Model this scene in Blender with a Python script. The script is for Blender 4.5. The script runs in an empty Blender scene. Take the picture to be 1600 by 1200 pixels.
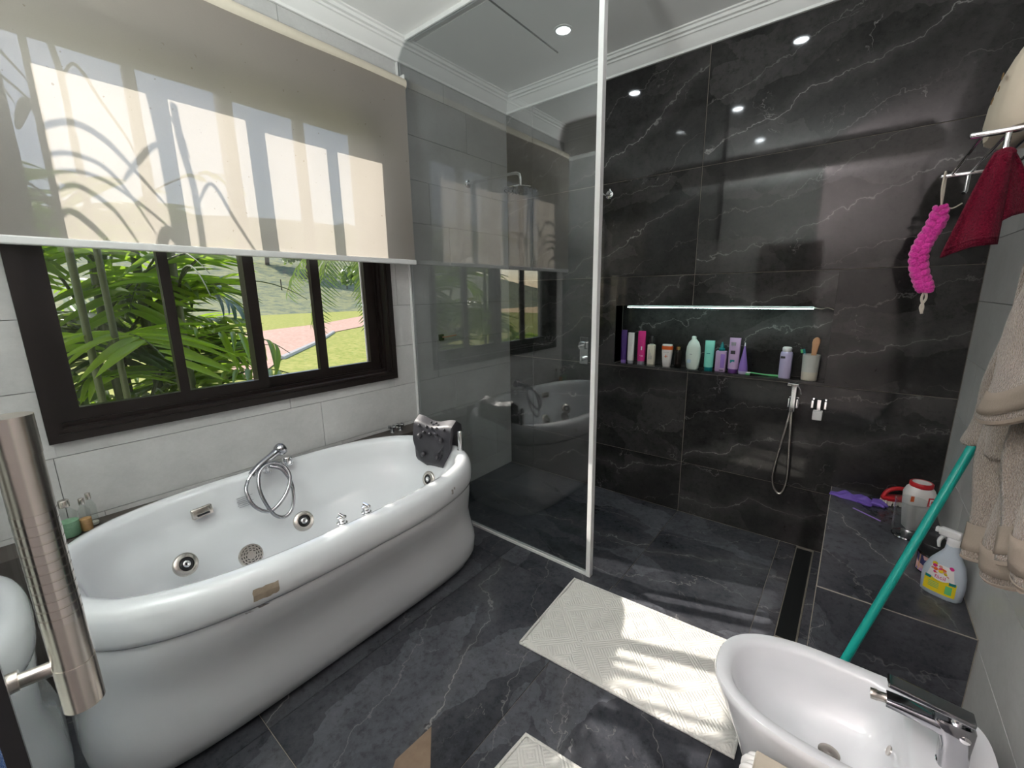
import bpy, bmesh, math, random
from mathutils import Vector, Matrix, Quaternion
random.seed(7)
R = math.radians
scene = bpy.context.scene
COL = scene.collection

# ------------------------------------------------------------------ camera
cam_d = bpy.data.cameras.new('camera'); cam = bpy.data.objects.new('camera', cam_d); COL.objects.link(cam)
cam_d.sensor_fit = 'HORIZONTAL'; cam_d.sensor_width = 36.0
cam_d.lens = 36.0 * 666.62 / 1600.0
cam_d.clip_start = 0.02; cam_d.clip_end = 900
yaw, pitch, roll = -0.6783, -0.2105, -0.0151
fwd = Vector((math.sin(yaw)*math.cos(pitch), math.cos(yaw)*math.cos(pitch), math.sin(pitch)))
rgt = Vector((math.cos(yaw), -math.sin(yaw), 0)); upv = rgt.cross(fwd)
r2 = rgt*math.cos(roll) + upv*math.sin(roll); u2 = -rgt*math.sin(roll) + upv*math.cos(roll)
cam.matrix_world = Matrix(((r2.x, u2.x, -fwd.x, 2.2396), (r2.y, u2.y, -fwd.y, -2.7578), (r2.z, u2.z, -fwd.z, 1.4418), (0, 0, 0, 1)))
scene.camera = cam

# ------------------------------------------------------------------ sky, sun, exposure
SUN = Vector((1.0, 0.345, -0.815)).normalized()          # direction the sunlight travels
world = bpy.data.worlds.new('world'); scene.world = world; world.use_nodes = True
wn = world.node_tree; wn.nodes.clear()
sky = wn.nodes.new('ShaderNodeTexSky'); sky.sky_type = 'NISHITA'; sky.sun_disc = False
sky.sun_elevation = math.asin(-SUN.z); sky.sun_rotation = math.atan2(-SUN.x, -SUN.y)
sky.air_density = 1.0; sky.dust_density = 1.2; sky.ozone_density = 1.0
bg = wn.nodes.new('ShaderNodeBackground'); bg.inputs['Strength'].default_value = 0.20
wo = wn.nodes.new('ShaderNodeOutputWorld')
wn.links.new(sky.outputs[0], bg.inputs['Color']); wn.links.new(bg.outputs[0], wo.inputs['Surface'])
sl = bpy.data.lights.new('sun', 'SUN'); sl.energy = 4.9; sl.angle = R(0.53); sl.color = (1.0, 0.95, 0.86)
so = bpy.data.objects.new('sun', sl); COL.objects.link(so)
so.rotation_mode = 'QUATERNION'; so.rotation_quaternion = SUN.to_track_quat('-Z', 'Y')
so.location = (-6, -4, 8)
vs = scene.view_settings
vs.view_transform = 'Standard'; vs.look = 'None'; vs.exposure = 0.78; vs.gamma = 1.0; vs.use_curve_mapping = False

# ------------------------------------------------------------------ materials
class NT:
    def __init__(s, name):
        s.m = bpy.data.materials.new(name); s.m.use_nodes = True
        s.t = s.m.node_tree; s.t.nodes.clear()
        s.out = s.n('ShaderNodeOutputMaterial')
    def n(s, typ, **kw):
        nd = s.t.nodes.new(typ)
        for k, v in kw.items(): setattr(nd, k, v)
        return nd
    def l(s, a, b): s.t.links.new(a, b)
    def val(s, sock, v):
        if hasattr(v, 'is_linked') or hasattr(v, 'links'): s.l(v, sock)
        else: sock.default_value = v
    def math(s, op, a, b=None, c=None, clamp=False):
        nd = s.n('ShaderNodeMath', operation=op); nd.use_clamp = clamp
        s.val(nd.inputs[0], a)
        if b is not None: s.val(nd.inputs[1], b)
        if c is not None: s.val(nd.inputs[2], c)
        return nd.outputs[0]
    def vmath(s, op, a, b):
        nd = s.n('ShaderNodeVectorMath', operation=op); s.val(nd.inputs[0], a)
        s.val(nd.inputs[3] if op == 'SCALE' else nd.inputs[1], b)
        return nd.outputs[0]
    def noise(s, vec, scale, detail=4, rough=0.55, dist=0.0):
        nd = s.n('ShaderNodeTexNoise'); s.l(vec, nd.inputs['Vector'])
        nd.inputs['Scale'].default_value = scale; nd.inputs['Detail'].default_value = detail
        nd.inputs['Roughness'].default_value = rough; nd.inputs['Distortion'].default_value = dist
        return nd
    def ramp(s, fac, pts, interp='LINEAR'):
        nd = s.n('ShaderNodeValToRGB'); s.l(fac, nd.inputs[0]); cr = nd.color_ramp; cr.interpolation = interp
        while len(cr.elements) < len(pts): cr.elements.new(0.5)
        for e, (p, c) in zip(cr.elements, pts):
            e.position = p; e.color = c if len(c) == 4 else (*c, 1)
        return nd.outputs[0]
    def mix(s, fac, a, b, mode='MIX'):
        nd = s.n('ShaderNodeMix', data_type='RGBA', blend_type=mode)
        s.val(nd.inputs[0], fac)
        for i, v in ((6, a), (7, b)):
            if isinstance(v, tuple): nd.inputs[i].default_value = v if len(v) == 4 else (*v, 1)
            else: s.l(v, nd.inputs[i])
        return nd.outputs[2]
    def bsdf(s, color, rough=0.5, metal=0.0, spec=0.5, coat=0.0, normal=None, sheen=0.0, trans=0.0, ior=1.45):
        b = s.n('ShaderNodeBsdfPrincipled')
        if isinstance(color, tuple): b.inputs['Base Color'].default_value = (*color[:3], 1)
        else: s.l(color, b.inputs['Base Color'])
        s.val(b.inputs['Roughness'], rough); b.inputs['Metallic'].default_value = metal
        b.inputs['Specular IOR Level'].default_value = spec; b.inputs['Coat Weight'].default_value = coat
        b.inputs['Coat Roughness'].default_value = 0.05
        b.inputs['Sheen Weight'].default_value = sheen; b.inputs['Transmission Weight'].default_value = trans
        b.inputs['IOR'].default_value = ior
        if normal is not None: s.l(normal, b.inputs['Normal'])
        return b
    def bump(s, h, strength=0.3, dist=0.01):
        b = s.n('ShaderNodeBump'); b.inputs['Strength'].default_value = strength; b.inputs['Distance'].default_value = dist
        s.l(h, b.inputs['Height']); return b.outputs[0]
    def done(s, sh):
        s.l(sh if not hasattr(sh, 'outputs') else sh.outputs[0], s.out.inputs['Surface']); return s.m

def plain(name, c, rough=0.5, metal=0.0, spec=0.5, coat=0.0, var=0.06, nscale=30, bump=0.0, sheen=0.0, trans=0.0):
    t = NT(name); tc = t.n('ShaderNodeTexCoord')
    nz = t.noise(tc.outputs['Object'], nscale, 3)
    lo = tuple(max(0, x*(1-var)) for x in c); hi = tuple(min(1, x*(1+var)) for x in c)
    col = t.mix(nz.outputs[0], lo, hi)
    nrm = t.bump(nz.outputs[0], bump, 0.004) if bump else None
    return t.done(t.bsdf(col, rough, metal, spec, coat, nrm, sheen, trans))

def marble(name, rough, base_lo, base_hi):
    t = NT(name); tc = t.n('ShaderNodeTexCoord'); oi = t.n('ShaderNodeObjectInfo')
    sep = t.n('ShaderNodeSeparateColor'); t.l(oi.outputs['Color'], sep.inputs[0])
    off, slope, slc = sep.outputs[0], sep.outputs[1], sep.outputs[2]
    xyz = t.n('ShaderNodeSeparateXYZ'); t.l(tc.outputs['Object'], xyz.inputs[0])
    cmb = t.n('ShaderNodeCombineXYZ'); t.l(xyz.outputs[0], cmb.inputs[0]); t.l(xyz.outputs[1], cmb.inputs[1])
    t.l(t.math('MULTIPLY', slc, 37.0), cmb.inputs[2])
    P = cmb.outputs[0]
    w1 = t.noise(P, 2.2, 5, 0.6); w2 = t.noise(P, 9.0, 5, 0.65)
    warp = t.vmath('ADD', P, t.vmath('SCALE', t.vmath('SUBTRACT', w1.outputs['Color'], (0.5, 0.5, 0.5)), 0.35))
    # cloudy ground
    cl = t.noise(warp, 2.6, 8, 0.68)
    col = t.ramp(cl.outputs[0], [(0.30, base_lo), (0.52, tuple(0.5*(a+b) for a, b in zip(base_lo, base_hi))), (0.72, base_hi)])
    # angular lighter shards following the diagonal
    mp = t.n('ShaderNodeMapping'); t.l(warp, mp.inputs['Vector']); mp.inputs['Rotation'].default_value = (0, 0, R(-32)); mp.inputs['Scale'].default_value = (1.1, 3.2, 1)
    vo = t.n('ShaderNodeTexVoronoi'); t.l(mp.outputs[0], vo.inputs['Vector']); vo.inputs['Scale'].default_value = 1.6
    vs_ = t.n('ShaderNodeSeparateColor'); t.l(vo.outputs['Color'], vs_.inputs[0])
    shard = t.ramp(vs_.outputs[0], [(0.66, (0, 0, 0)), (0.70, (0.6, 0.6, 0.6)), (1.0, (1, 1, 1))])
    cl2 = t.noise(warp, 7, 6, 0.7)
    shard = t.math('MULTIPLY', shard, t.math('MULTIPLY_ADD', cl2.outputs[0], 1.4, -0.2), clamp=True)
    col = t.mix(t.math('MULTIPLY', shard, 0.6), col, tuple(min(1, c*2.1) for c in base_hi))
    gr = t.noise(P, 38, 6, 0.75)
    col = t.mix(1.0, col, t.ramp(gr.outputs[0], [(0.30, (0.55, 0.55, 0.55)), (0.5, (1, 1, 1)), (0.70, (1.0, 1.0, 1.0))]), 'MULTIPLY')
    col = t.mix(t.math('MULTIPLY', t.ramp(gr.outputs[0], [(0.60, (0, 0, 0)), (0.80, (1, 1, 1))]), 0.35), col, tuple(min(1, c*2.2) for c in base_hi))
    # long main veins: y = slope*x + offset + noise
    nz = t.math('MULTIPLY', t.math('SUBTRACT', w1.outputs[0], 0.5), 0.42)
    nz2 = t.math('MULTIPLY', t.math('SUBTRACT', w2.outputs[0], 0.5), 0.075)
    sx = t.math('MULTIPLY', xyz.outputs[0], slope)
    d0 = t.math('SUBTRACT', t.math('SUBTRACT', xyz.outputs[1], sx), t.math('SUBTRACT', off, 0.5))
    d1 = t.math('ADD', t.math('ADD', d0, nz), nz2)
    def band(d, w):
        return t.math('SUBTRACT', 1.0, t.math('DIVIDE', t.math('ABSOLUTE', d), w), clamp=True)
    br = t.noise(P, 3.1, 3, 0.6)
    brk = t.ramp(br.outputs[0], [(0.38, (0.12, 0.12, 0.12)), (0.60, (1, 1, 1))])
    v1 = t.math('MULTIPLY', band(d1, 0.0045), brk)
    d2 = t.math('ADD', t.math('ADD', d0, t.math('MULTIPLY', nz, 1.4)), t.math('ADD', nz2, 0.27))
    v2 = t.math('MULTIPLY', band(d2, 0.004), t.math('MULTIPLY', brk, 0.6))
    d3 = t.math('ADD', t.math('ADD', d0, t.math('MULTIPLY', nz, 0.8)), t.math('SUBTRACT', t.math('MULTIPLY', nz2, 1.6), 0.24))
    v3 = t.math('MULTIPLY', band(d3, 0.004), 0.4)
    halo = t.math('MULTIPLY', t.math('POWER', band(d1, 0.10), 2.0), 0.16)
    # short random hairline veins
    fr = t.math('ABSOLUTE', t.math('SUBTRACT', t.noise(warp, 2.4, 5, 0.6, 0.4).outputs[0], 0.5))
    hv = t.math('SUBTRACT', 1.0, t.math('DIVIDE', fr, 0.0045), clamp=True)
    hm = t.ramp(t.noise(P, 4.3, 2).outputs[0], [(0.55, (0, 0, 0)), (0.68, (1, 1, 1))])
    hv = t.math('MULTIPLY', hv, t.math('MULTIPLY', hm, 0.75))
    vv = t.math('MAXIMUM', t.math('MAXIMUM', v1, v2), t.math('MAXIMUM', v3, hv))
    col = t.mix(halo, col, (0.16, 0.155, 0.15))
    col = t.mix(t.math('MULTIPLY', vv, 0.7), col, (0.30, 0.29, 0.28))
    rg = t.math('MULTIPLY_ADD', cl2.outputs[0], 0.06, rough - 0.03)
    return t.done(t.bsdf(col, rg, 0, 0.4))

def concrete_tile(name, lo, hi, rough=0.38):
    t = NT(name); tc = t.n('ShaderNodeTexCoord'); oi = t.n('ShaderNodeObjectInfo')
    off = t.vmath('ADD', tc.outputs['Object'], t.vmath('SCALE', oi.outputs['Location'], 3.7))
    a = t.noise(off, 3.2, 8, 0.68); b = t.noise(off, 60, 4, 0.7)
    f = t.math('ADD', t.math('MULTIPLY', a.outputs[0], 0.75), t.math('MULTIPLY', b.outputs[0], 0.25))
    col = t.ramp(f, [(0.32, lo), (0.66, hi)])
    return t.done(t.bsdf(col, rough, 0, 0.4, normal=t.bump(b.outputs[0], 0.08, 0.002)))

def thin_glass(name, tint, ior=1.5, extra=0.0):
    t = NT(name)
    lw = t.n('ShaderNodeLayerWeight'); lw.inputs['Blend'].default_value = 0.5
    f0 = ((ior-1)/(ior+1))**2
    fres = t.math('MULTIPLY_ADD', t.math('POWER', lw.outputs['Facing'], 5.0), 1-f0, f0)
    tr = t.n('ShaderNodeBsdfTransparent'); tr.inputs[0].default_value = (*tint, 1)
    gl = t.n('ShaderNodeBsdfGlossy'); gl.inputs['Roughness'].default_value = 0.0; gl.inputs[0].default_value = (1, 1, 1, 1)
    nz = t.noise(t.n('ShaderNodeTexCoord').outputs['Object'], 1.5, 2)
    f = t.math('ADD', fres, t.math('MULTIPLY', nz.outputs[0], extra), clamp=True)
    mx = t.n('ShaderNodeMixShader'); t.l(f, mx.inputs[0]); t.l(tr.outputs[0], mx.inputs[1]); t.l(gl.outputs[0], mx.inputs[2])
    return t.done(mx)

def emit(name, c, s):
    t = NT(name); nz = t.noise(t.n('ShaderNodeTexCoord').outputs['Object'], 40, 2)
    e = t.n('ShaderNodeEmission'); t.l(t.mix(nz.outputs[0], tuple(x*0.94 for x in c), c), e.inputs[0]); e.inputs[1].default_value = s
    return t.done(e)

def leafmat(name, c1, c2, tr=0.45, rough=0.3):
    t = NT(name); tc = t.n('ShaderNodeTexCoord'); oi = t.n('ShaderNodeObjectInfo')
    nz = t.noise(tc.outputs['Object'], 6, 3)
    f = t.math('ADD', t.math('MULTIPLY', nz.outputs[0], 0.6), t.math('MULTIPLY', oi.outputs['Random'], 0.5), clamp=True)
    col = t.mix(f, c1, c2)
    b = t.bsdf(col, rough, 0, 0.6)
    tl = t.n('ShaderNodeBsdfTranslucent'); t.l(t.mix(0.5, col, (0.42, 0.62, 0.04)), tl.inputs[0])
    mx = t.n('ShaderNodeMixShader'); mx.inputs[0].default_value = tr; t.l(b.outputs[0], mx.inputs[1]); t.l(tl.outputs[0], mx.inputs[2])
    return t.done(mx)

def blindmat():
    t = NT('blind_fabric'); tc = t.n('ShaderNodeTexCoord')
    wv = t.noise(tc.outputs['Object'], 260, 2); big = t.noise(tc.outputs['Object'], 2.0, 4)
    sp = t.ramp(t.noise(tc.outputs['Object'], 46, 2, 0.5).outputs[0], [(0.72, (1, 1, 1)), (0.76, (0.75, 0.72, 0.66))])
    col = t.mix(big.outputs[0], (0.56, 0.51, 0.445), (0.66, 0.605, 0.53))
    col = t.mix(1.0, col, sp, 'MULTIPLY')
    d = t.n('ShaderNodeBsdfDiffuse'); t.l(t.mix(1.0, col, (0.60, 0.60, 0.62), 'MULTIPLY'), d.inputs[0])
    tl = t.n('ShaderNodeBsdfTranslucent'); t.l(col, tl.inputs[0])
    tp = t.n('ShaderNodeBsdfTransparent'); tp.inputs[0].default_value = (0.95, 0.97, 1, 1)
    m1 = t.n('ShaderNodeMixShader'); m1.inputs[0].default_value = 0.5; t.l(d.outputs[0], m1.inputs[1]); t.l(tl.outputs[0], m1.inputs[2])
    m2 = t.n('ShaderNodeMixShader'); t.l(t.math('MULTIPLY_ADD', wv.outputs[0], 0.05, 0.06), m2.inputs[0]); t.l(m1.outputs[0], m2.inputs[1]); t.l(tp.outputs[0], m2.inputs[2])
    return t.done(m2)

def terry(name, lo, hi, scale=420, sheen=0.4):
    t = NT(name); tc = t.n('ShaderNodeTexCoord')
    a = t.noise(tc.outputs['Object'], scale, 2, 0.6); b = t.noise(tc.outputs['Object'], 9, 4)
    f = t.math('ADD', t.math('MULTIPLY', a.outputs[0], 0.7), t.math('MULTIPLY', b.outputs[0], 0.3))
    col = t.ramp(f, [(0.35, lo), (0.65, hi)])
    return t.done(t.bsdf(col, 0.95, 0, 0.1, sheen=sheen, normal=t.bump(a.outputs[0], 0.9, 0.006)))

def matmat():
    # cream tufted bath mat: raised lozenge pattern of fine ridges
    t = NT('bath_mat_cotton'); tc = t.n('ShaderNodeTexCoord')
    xyz = t.n('ShaderNodeSeparateXYZ'); t.l(tc.outputs['Object'], xyz.inputs[0])
    ax = t.math('PINGPONG', t.math('ADD', xyz.outputs[0], 5.0), 0.16); ay = t.math('PINGPONG', t.math('ADD', xyz.outputs[1], 5.0), 0.125)
    dd = t.math('ADD', ax, ay)
    rid = t.math('SINE', t.math('MULTIPLY', dd, 420.0))
    cross = t.math('SINE', t.math('MULTIPLY', t.math('SUBTRACT', ax, ay), 420.0))
    zone = t.math('GREATER_THAN', t.math('SINE', t.math('MULTIPLY', dd, 52.0)), 0.0)
    h = t.math('ADD', t.math('MULTIPLY', rid, zone), t.math('MULTIPLY', cross, t.math('SUBTRACT', 1.0, zone)))
    nz = t.noise(tc.outputs['Object'], 300, 2)
    h = t.math('ADD', t.math('MULTIPLY', h, 0.6), nz.outputs[0])
    col = t.mix(nz.outputs[0], (0.52, 0.505, 0.47), (0.62, 0.605, 0.57))
    return t.done(t.bsdf(col, 0.95, 0, 0.1, sheen=0.3, normal=t.bump(h, 0.4, 0.005)))

def groundmat(name, a, b, c, s1=0.5, s2=6):
    t = NT(name); tc = t.n('ShaderNodeTexCoord')
    n1 = t.noise(tc.outputs['Object'], s1, 6, 0.6); n2 = t.noise(tc.outputs['Object'], s2, 5, 0.7)
    col = t.mix(n1.outputs[0], a, b); col = t.mix(t.ramp(n2.outputs[0], [(0.42, (0, 0, 0)), (0.66, (1, 1, 1))]), col, c)
    return t.done(t.bsdf(col, 0.95, 0, 0.1))

MT = {}
MT['marble_wall'] = marble('black_marble_wall', 0.055, (0.010, 0.0095, 0.0095), (0.042, 0.040, 0.039))
MT['marble_floor'] = marble('black_marble_floor', 0.13, (0.019, 0.020, 0.025), (0.075, 0.077, 0.087))
MT['grout_dark'] = plain('grout_tan', (0.24, 0.215, 0.18), 0.9, var=0.15)
MT['grout_light'] = plain('grout_grey', (0.22, 0.215, 0.21), 0.9)
MT['tile'] = concrete_tile('grey_concrete_tile', (0.40, 0.395, 0.385), (0.52, 0.515, 0.505))
MT['plaster'] = plain('ceiling_plaster', (0.82, 0.81, 0.79), 0.8, var=0.02, nscale=4)
MT['cornice'] = plain('cornice_plaster', (0.80, 0.79, 0.77), 0.7, var=0.02, nscale=6)
MT['hall'] = plain('hall_paint', (0.72, 0.70, 0.67), 0.8)
MT['frame'] = plain('bronze_aluminium', (0.011, 0.0075, 0.0065), 0.32, 0.0, 0.5)
MT['glass'] = thin_glass('clear_window_glass', (0.985, 0.98, 0.985), 1.35)
MT['smoke'] = thin_glass('grey_shower_glass', (0.85, 0.865, 0.865), 1.75, 0.02)
MT['door_glass'] = thin_glass('green_door_glass', (0.72, 0.79, 0.77), 1.45)
MT['blind'] = blindmat()
MT['alu_white'] = plain('white_profile', (0.66, 0.66, 0.65), 0.4)
MT['vinyl'] = plain('beige_vinyl_tube', (0.60, 0.54, 0.44), 0.55)
MT['chrome'] = plain('chrome', (0.82, 0.82, 0.83), 0.06, 1.0, var=0.02)
MT['steel'] = plain('brushed_steel', (0.60, 0.56, 0.51), 0.26, 1.0, var=0.05, nscale=80)
MT['capsteel'] = plain('polished_steel_band', (0.62, 0.58, 0.54), 0.16, 1.0, var=0.05)
MT['dkchrome'] = plain('dark_polished_chrome', (0.40, 0.40, 0.42), 0.08, 1.0)
MT['acryl'] = plain('white_acrylic', (0.65, 0.66, 0.675), 0.12, 0, 0.5, coat=0.6, var=0.01, nscale=3)
MT['ceramic'] = plain('white_ceramic', (0.68, 0.69, 0.71), 0.08, 0, 0.5, coat=0.7, var=0.01, nscale=3)
MT['black'] = plain('black_plastic', (0.012, 0.012, 0.013), 0.3)
MT['rubber'] = plain('black_foam_vinyl', (0.030, 0.029, 0.034), 0.42, bump=0.15, nscale=120)
MT['slot'] = plain('drain_black', (0.004, 0.004, 0.004), 0.6)
MT['mat'] = matmat()
MT['taupe'] = terry('taupe_terry', (0.15, 0.115, 0.09), (0.36, 0.285, 0.225), 230)
MT['taupe_hem'] = plain('taupe_hem_weave', (0.30, 0.245, 0.20), 0.9, bump=0.2, nscale=200)
MT['burg'] = terry('burgundy_terry', (0.07, 0.002, 0.010), (0.17, 0.008, 0.028), 260, 0.05)
MT['pink'] = terry('pink_yarn', (0.55, 0.02, 0.26), (0.85, 0.07, 0.46), 160)
MT['blue'] = terry('blue_terry', (0.01, 0.05, 0.16), (0.03, 0.12, 0.32), 300)
MT['cord'] = plain('cream_cord', (0.55, 0.50, 0.42), 0.9)
MT['teal'] = plain('teal_plastic', (0.005, 0.30, 0.25), 0.35)
MT['bag'] = plain('cream_cloth', (0.60, 0.53, 0.42), 0.85, bump=0.2, nscale=14)
MT['brown'] = plain('brown_print', (0.22, 0.13, 0.05), 0.8)
MT['tan_label'] = plain('worn_tan_sticker', (0.30, 0.24, 0.18), 0.7, var=0.3, nscale=60)
MT['grey_mark'] = plain('grey_scuff', (0.28, 0.26, 0.24), 0.7, var=0.4, nscale=90)
MT['ink'] = plain('ink_black', (0.03, 0.03, 0.035), 0.6)
MT['inkgrey'] = plain('ink_grey', (0.25, 0.25, 0.27), 0.6)
MT['led'] = emit('led_glow', (0.66, 1.0, 0.93), 13.0)
MT['lamp'] = emit('lamp_glow', (0.86, 0.97, 1.0), 3.0)
MT['hallfill'] = emit('hall_fill_glow', (1.0, 0.93, 0.82), 3.0)  # unused glow for an added fill light in the hall
MT['lawn'] = groundmat('lawn', (0.20, 0.23, 0.045), (0.42, 0.37, 0.13), (0.16, 0.21, 0.035), 0.5, 2.5)
MT['dirt'] = groundmat('dirt', (0.42, 0.26, 0.19), (0.55, 0.38, 0.30), (0.34, 0.22, 0.17), 0.25, 3)
MT['hill'] = groundmat('hill_grass', (0.16, 0.18, 0.10), (0.34, 0.33, 0.16), (0.10, 0.13, 0.10), 0.06, 0.5)
MT['kerb'] = plain('kerb_concrete', (0.55, 0.50, 0.44), 0.9)
MT['leaf'] = leafmat('palm_leaf', (0.035, 0.085, 0.012), (0.15, 0.30, 0.02), 0.55)
MT['leaf_dark'] = leafmat('palm_leaf_dark', (0.02, 0.05, 0.02), (0.05, 0.10, 0.03), 0.2)
MT['leaf_far'] = leafmat('tree_leaf', (0.05, 0.10, 0.05), (0.12, 0.18, 0.09), 0.3, 0.35)
MT['stem'] = plain('palm_stem', (0.05, 0.075, 0.025), 0.5)
MT['trunk'] = plain('trunk_bark', (0.10, 0.075, 0.055), 0.9)
MT['ext'] = plain('exterior_render', (0.62, 0.58, 0.52), 0.9)
def col(name, c, rough=0.4, **k):
    MT[name] = plain(name, c, rough, **k); return MT[name]

# ------------------------------------------------------------------ builders
def link(o, parent=None):
    COL.objects.link(o)
    if parent is not None: o.parent = parent
    return o
def mesh_from(name, verts, faces, mat, smooth=False):
    me = bpy.data.meshes.new(name); me.from_pydata([tuple(v) for v in verts], [], faces); me.update()
    if mat is not None: me.materials.append(MT[mat] if isinstance(mat, str) else mat)
    if smooth:
        for p in me.polygons: p.use_smooth = True
    return me
def mk(name, vf, mat, parent=None, smooth=False, fix=True):
    me = mesh_from(name, vf[0], vf[1], mat, smooth)
    if fix:
        bm = bmesh.new(); bm.from_mesh(me); bmesh.ops.recalc_face_normals(bm, faces=bm.faces[:]); bm.to_mesh(me); bm.free()
    o = bpy.data.objects.new(name, me); link(o, parent)
    if smooth and fix: autosmooth(o, 48)
    return o
def autosmooth(o, ang=40):
    bm = bmesh.new(); bm.from_mesh(o.data); a = R(ang)
    for f in bm.faces: f.smooth = True
    for e in bm.edges: e.smooth = not (len(e.link_faces) == 2 and e.calc_face_angle(0) > a)
    bm.to_mesh(o.data); bm.free(); return o
def thing(name, label, cat, loc=(0, 0, 0), rotz=0, group=None, kind=None):
    o = bpy.data.objects.new(name, None); o.empty_display_size = 0.05; COL.objects.link(o)
    o.location = loc; o.rotation_euler = (0, 0, rotz)
    return tag(o, label, cat, group, kind)
def tag(o, label=None, cat=None, group=None, kind=None):
    if label: o['label'] = label
    if cat: o['category'] = cat
    if group: o['group'] = group
    if kind: o['kind'] = kind
    return o
def join(*vfs):
    V, F = [], []
    for v, f in vfs:
        b = len(V); V += [Vector(p) for p in v]; F += [tuple(i+b for i in q) for q in f]
    return V, F
def xf(vf, m): return [m @ Vector(v) for v in vf[0]], vf[1]
def mv(vf, x, y, z): return [Vector(v)+Vector((x, y, z)) for v in vf[0]], vf[1]
def box(x0, x1, y0, y1, z0, z1):
    return [Vector(p) for p in ((x0,y0,z0),(x1,y0,z0),(x1,y1,z0),(x0,y1,z0),(x0,y0,z1),(x1,y0,z1),(x1,y1,z1),(x0,y1,z1))], \
        [(0,3,2,1),(4,5,6,7),(0,1,5,4),(1,2,6,5),(2,3,7,6),(3,0,4,7)]
def bbox(x0, x1, y0, y1, z0, z1, b=0.003, seg=2):
    v, f = box(x0, x1, y0, y1, z0, z1)
    bm = bmesh.new(); vs_ = [bm.verts.new(p) for p in v]
    for q in f: bm.faces.new([vs_[i] for i in q])
    bmesh.ops.bevel(bm, geom=bm.edges[:], offset=b, segments=seg, affect='EDGES', profile=0.5)
    bm.verts.index_update()
    out = [p.co.copy() for p in bm.verts], [tuple(x.index for x in q.verts) for q in bm.faces]; bm.free(); return out
def loft(rings, cap0=True, cap1=True, closed=True):
    V, F = [], []; n = len(rings[0])
    for r in rings: V += [Vector(p) for p in r]
    for i in range(len(rings)-1):
        for j in range(n if closed else n-1):
            k = (j+1) % n
            F.append((i*n+j, i*n+k, (i+1)*n+k, (i+1)*n+j))
    if cap0: F.append(tuple(range(n-1, -1, -1)))
    if cap1: F.append(tuple(range((len(rings)-1)*n, len(rings)*n)))
    return V, F
def lathe(prof, n=24, cap0=True, cap1=True):
    return loft([[Vector((r*math.cos(2*math.pi*i/n), r*math.sin(2*math.pi*i/n), z)) for i in range(n)] for r, z in prof], cap0, cap1)
def sel(a, b, e, n=48, cx=0, cy=0, z=0):
    out = []
    for i in range(n):
        t = 2*math.pi*i/n; c, s = math.cos(t), math.sin(t)
        out.append(Vector((cx + a*math.copysign(abs(c)**(2/e), c), cy + b*math.copysign(abs(s)**(2/e), s), z)))
    return out
def spline(pts, k=6):
    pts = [Vector(p) for p in pts]; out = []
    for i in range(len(pts)-1):
        p0 = pts[max(i-1, 0)]; p1 = pts[i]; p2 = pts[i+1]; p3 = pts[min(i+2, len(pts)-1)]
        for j in range(k):
            t = j/k
            out.append(0.5*((2*p1) + (p2-p0)*t + (2*p0-5*p1+4*p2-p3)*t*t + (3*p1-p0-3*p2+p3)*t*t*t))
    out.append(pts[-1]); return out
def tube(pts, r, n=10, cap=True):
    pts = [Vector(p) for p in pts]; rings = []
    rr = r if isinstance(r, (list, tuple)) else [r]*len(pts)
    T = (pts[1]-pts[0]).normalized(); N = T.orthogonal().normalized()
    for i, p in enumerate(pts):
        if i == 0: t = T
        else: t = (pts[min(i+1, len(pts)-1)]-pts[i-1]).normalized()
        q = T.rotation_difference(t); N = q @ N; N = (N - t*N.dot(t)).normalized(); T = t; B = t.cross(N)
        rings.append([p + (N*math.cos(2*math.pi*j/n) + B*math.sin(2*math.pi*j/n))*rr[i] for j in range(n)])
    return loft(rings, cap, cap)
def cyl(p0, p1, r, n=20): return tube([p0, p1], r, n)
def ball(c, r, n=12, m=7, sc=(1, 1, 1)):
    prof = [(max(1e-4, r*math.sin(math.pi*i/m)), -r*math.cos(math.pi*i/m)) for i in range(m+1)]
    v, f = lathe(prof, n, False, False)
    return [Vector((p.x*sc[0]+c[0], p.y*sc[1]+c[1], p.z*sc[2]+c[2])) for p in v], f
def grid(fn, nu, nv, thick=0.0):
    V = [fn(i/nu, j/nv) for j in range(nv+1) for i in range(nu+1)]
    F = [(j*(nu+1)+i, j*(nu+1)+i+1, (j+1)*(nu+1)+i+1, (j+1)*(nu+1)+i) for j in range(nv) for i in range(nu)]
    return [Vector(v) for v in V], F
def solid(o, th, off=0):
    m = o.modifiers.new('thickness', 'SOLIDIFY'); m.thickness = th; m.offset = off; return o
def subd(o, lv=1):
    m = o.modifiers.new('smooth', 'SUBSURF'); m.levels = lv; m.render_levels = lv
    for p in o.data.polygons: p.use_smooth = True
    return o
def rot_to(d):                      # matrix turning local +Z to direction d
    return Vector((0, 0, 1)).rotation_difference(Vector(d).normalized()).to_matrix().to_4x4()
def frame(ex, ey, ez, o):
    return Matrix(((ex[0], ey[0], ez[0], o[0]), (ex[1], ey[1], ez[1], o[1]), (ex[2], ey[2], ez[2], o[2]), (0, 0, 0, 1)))
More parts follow.
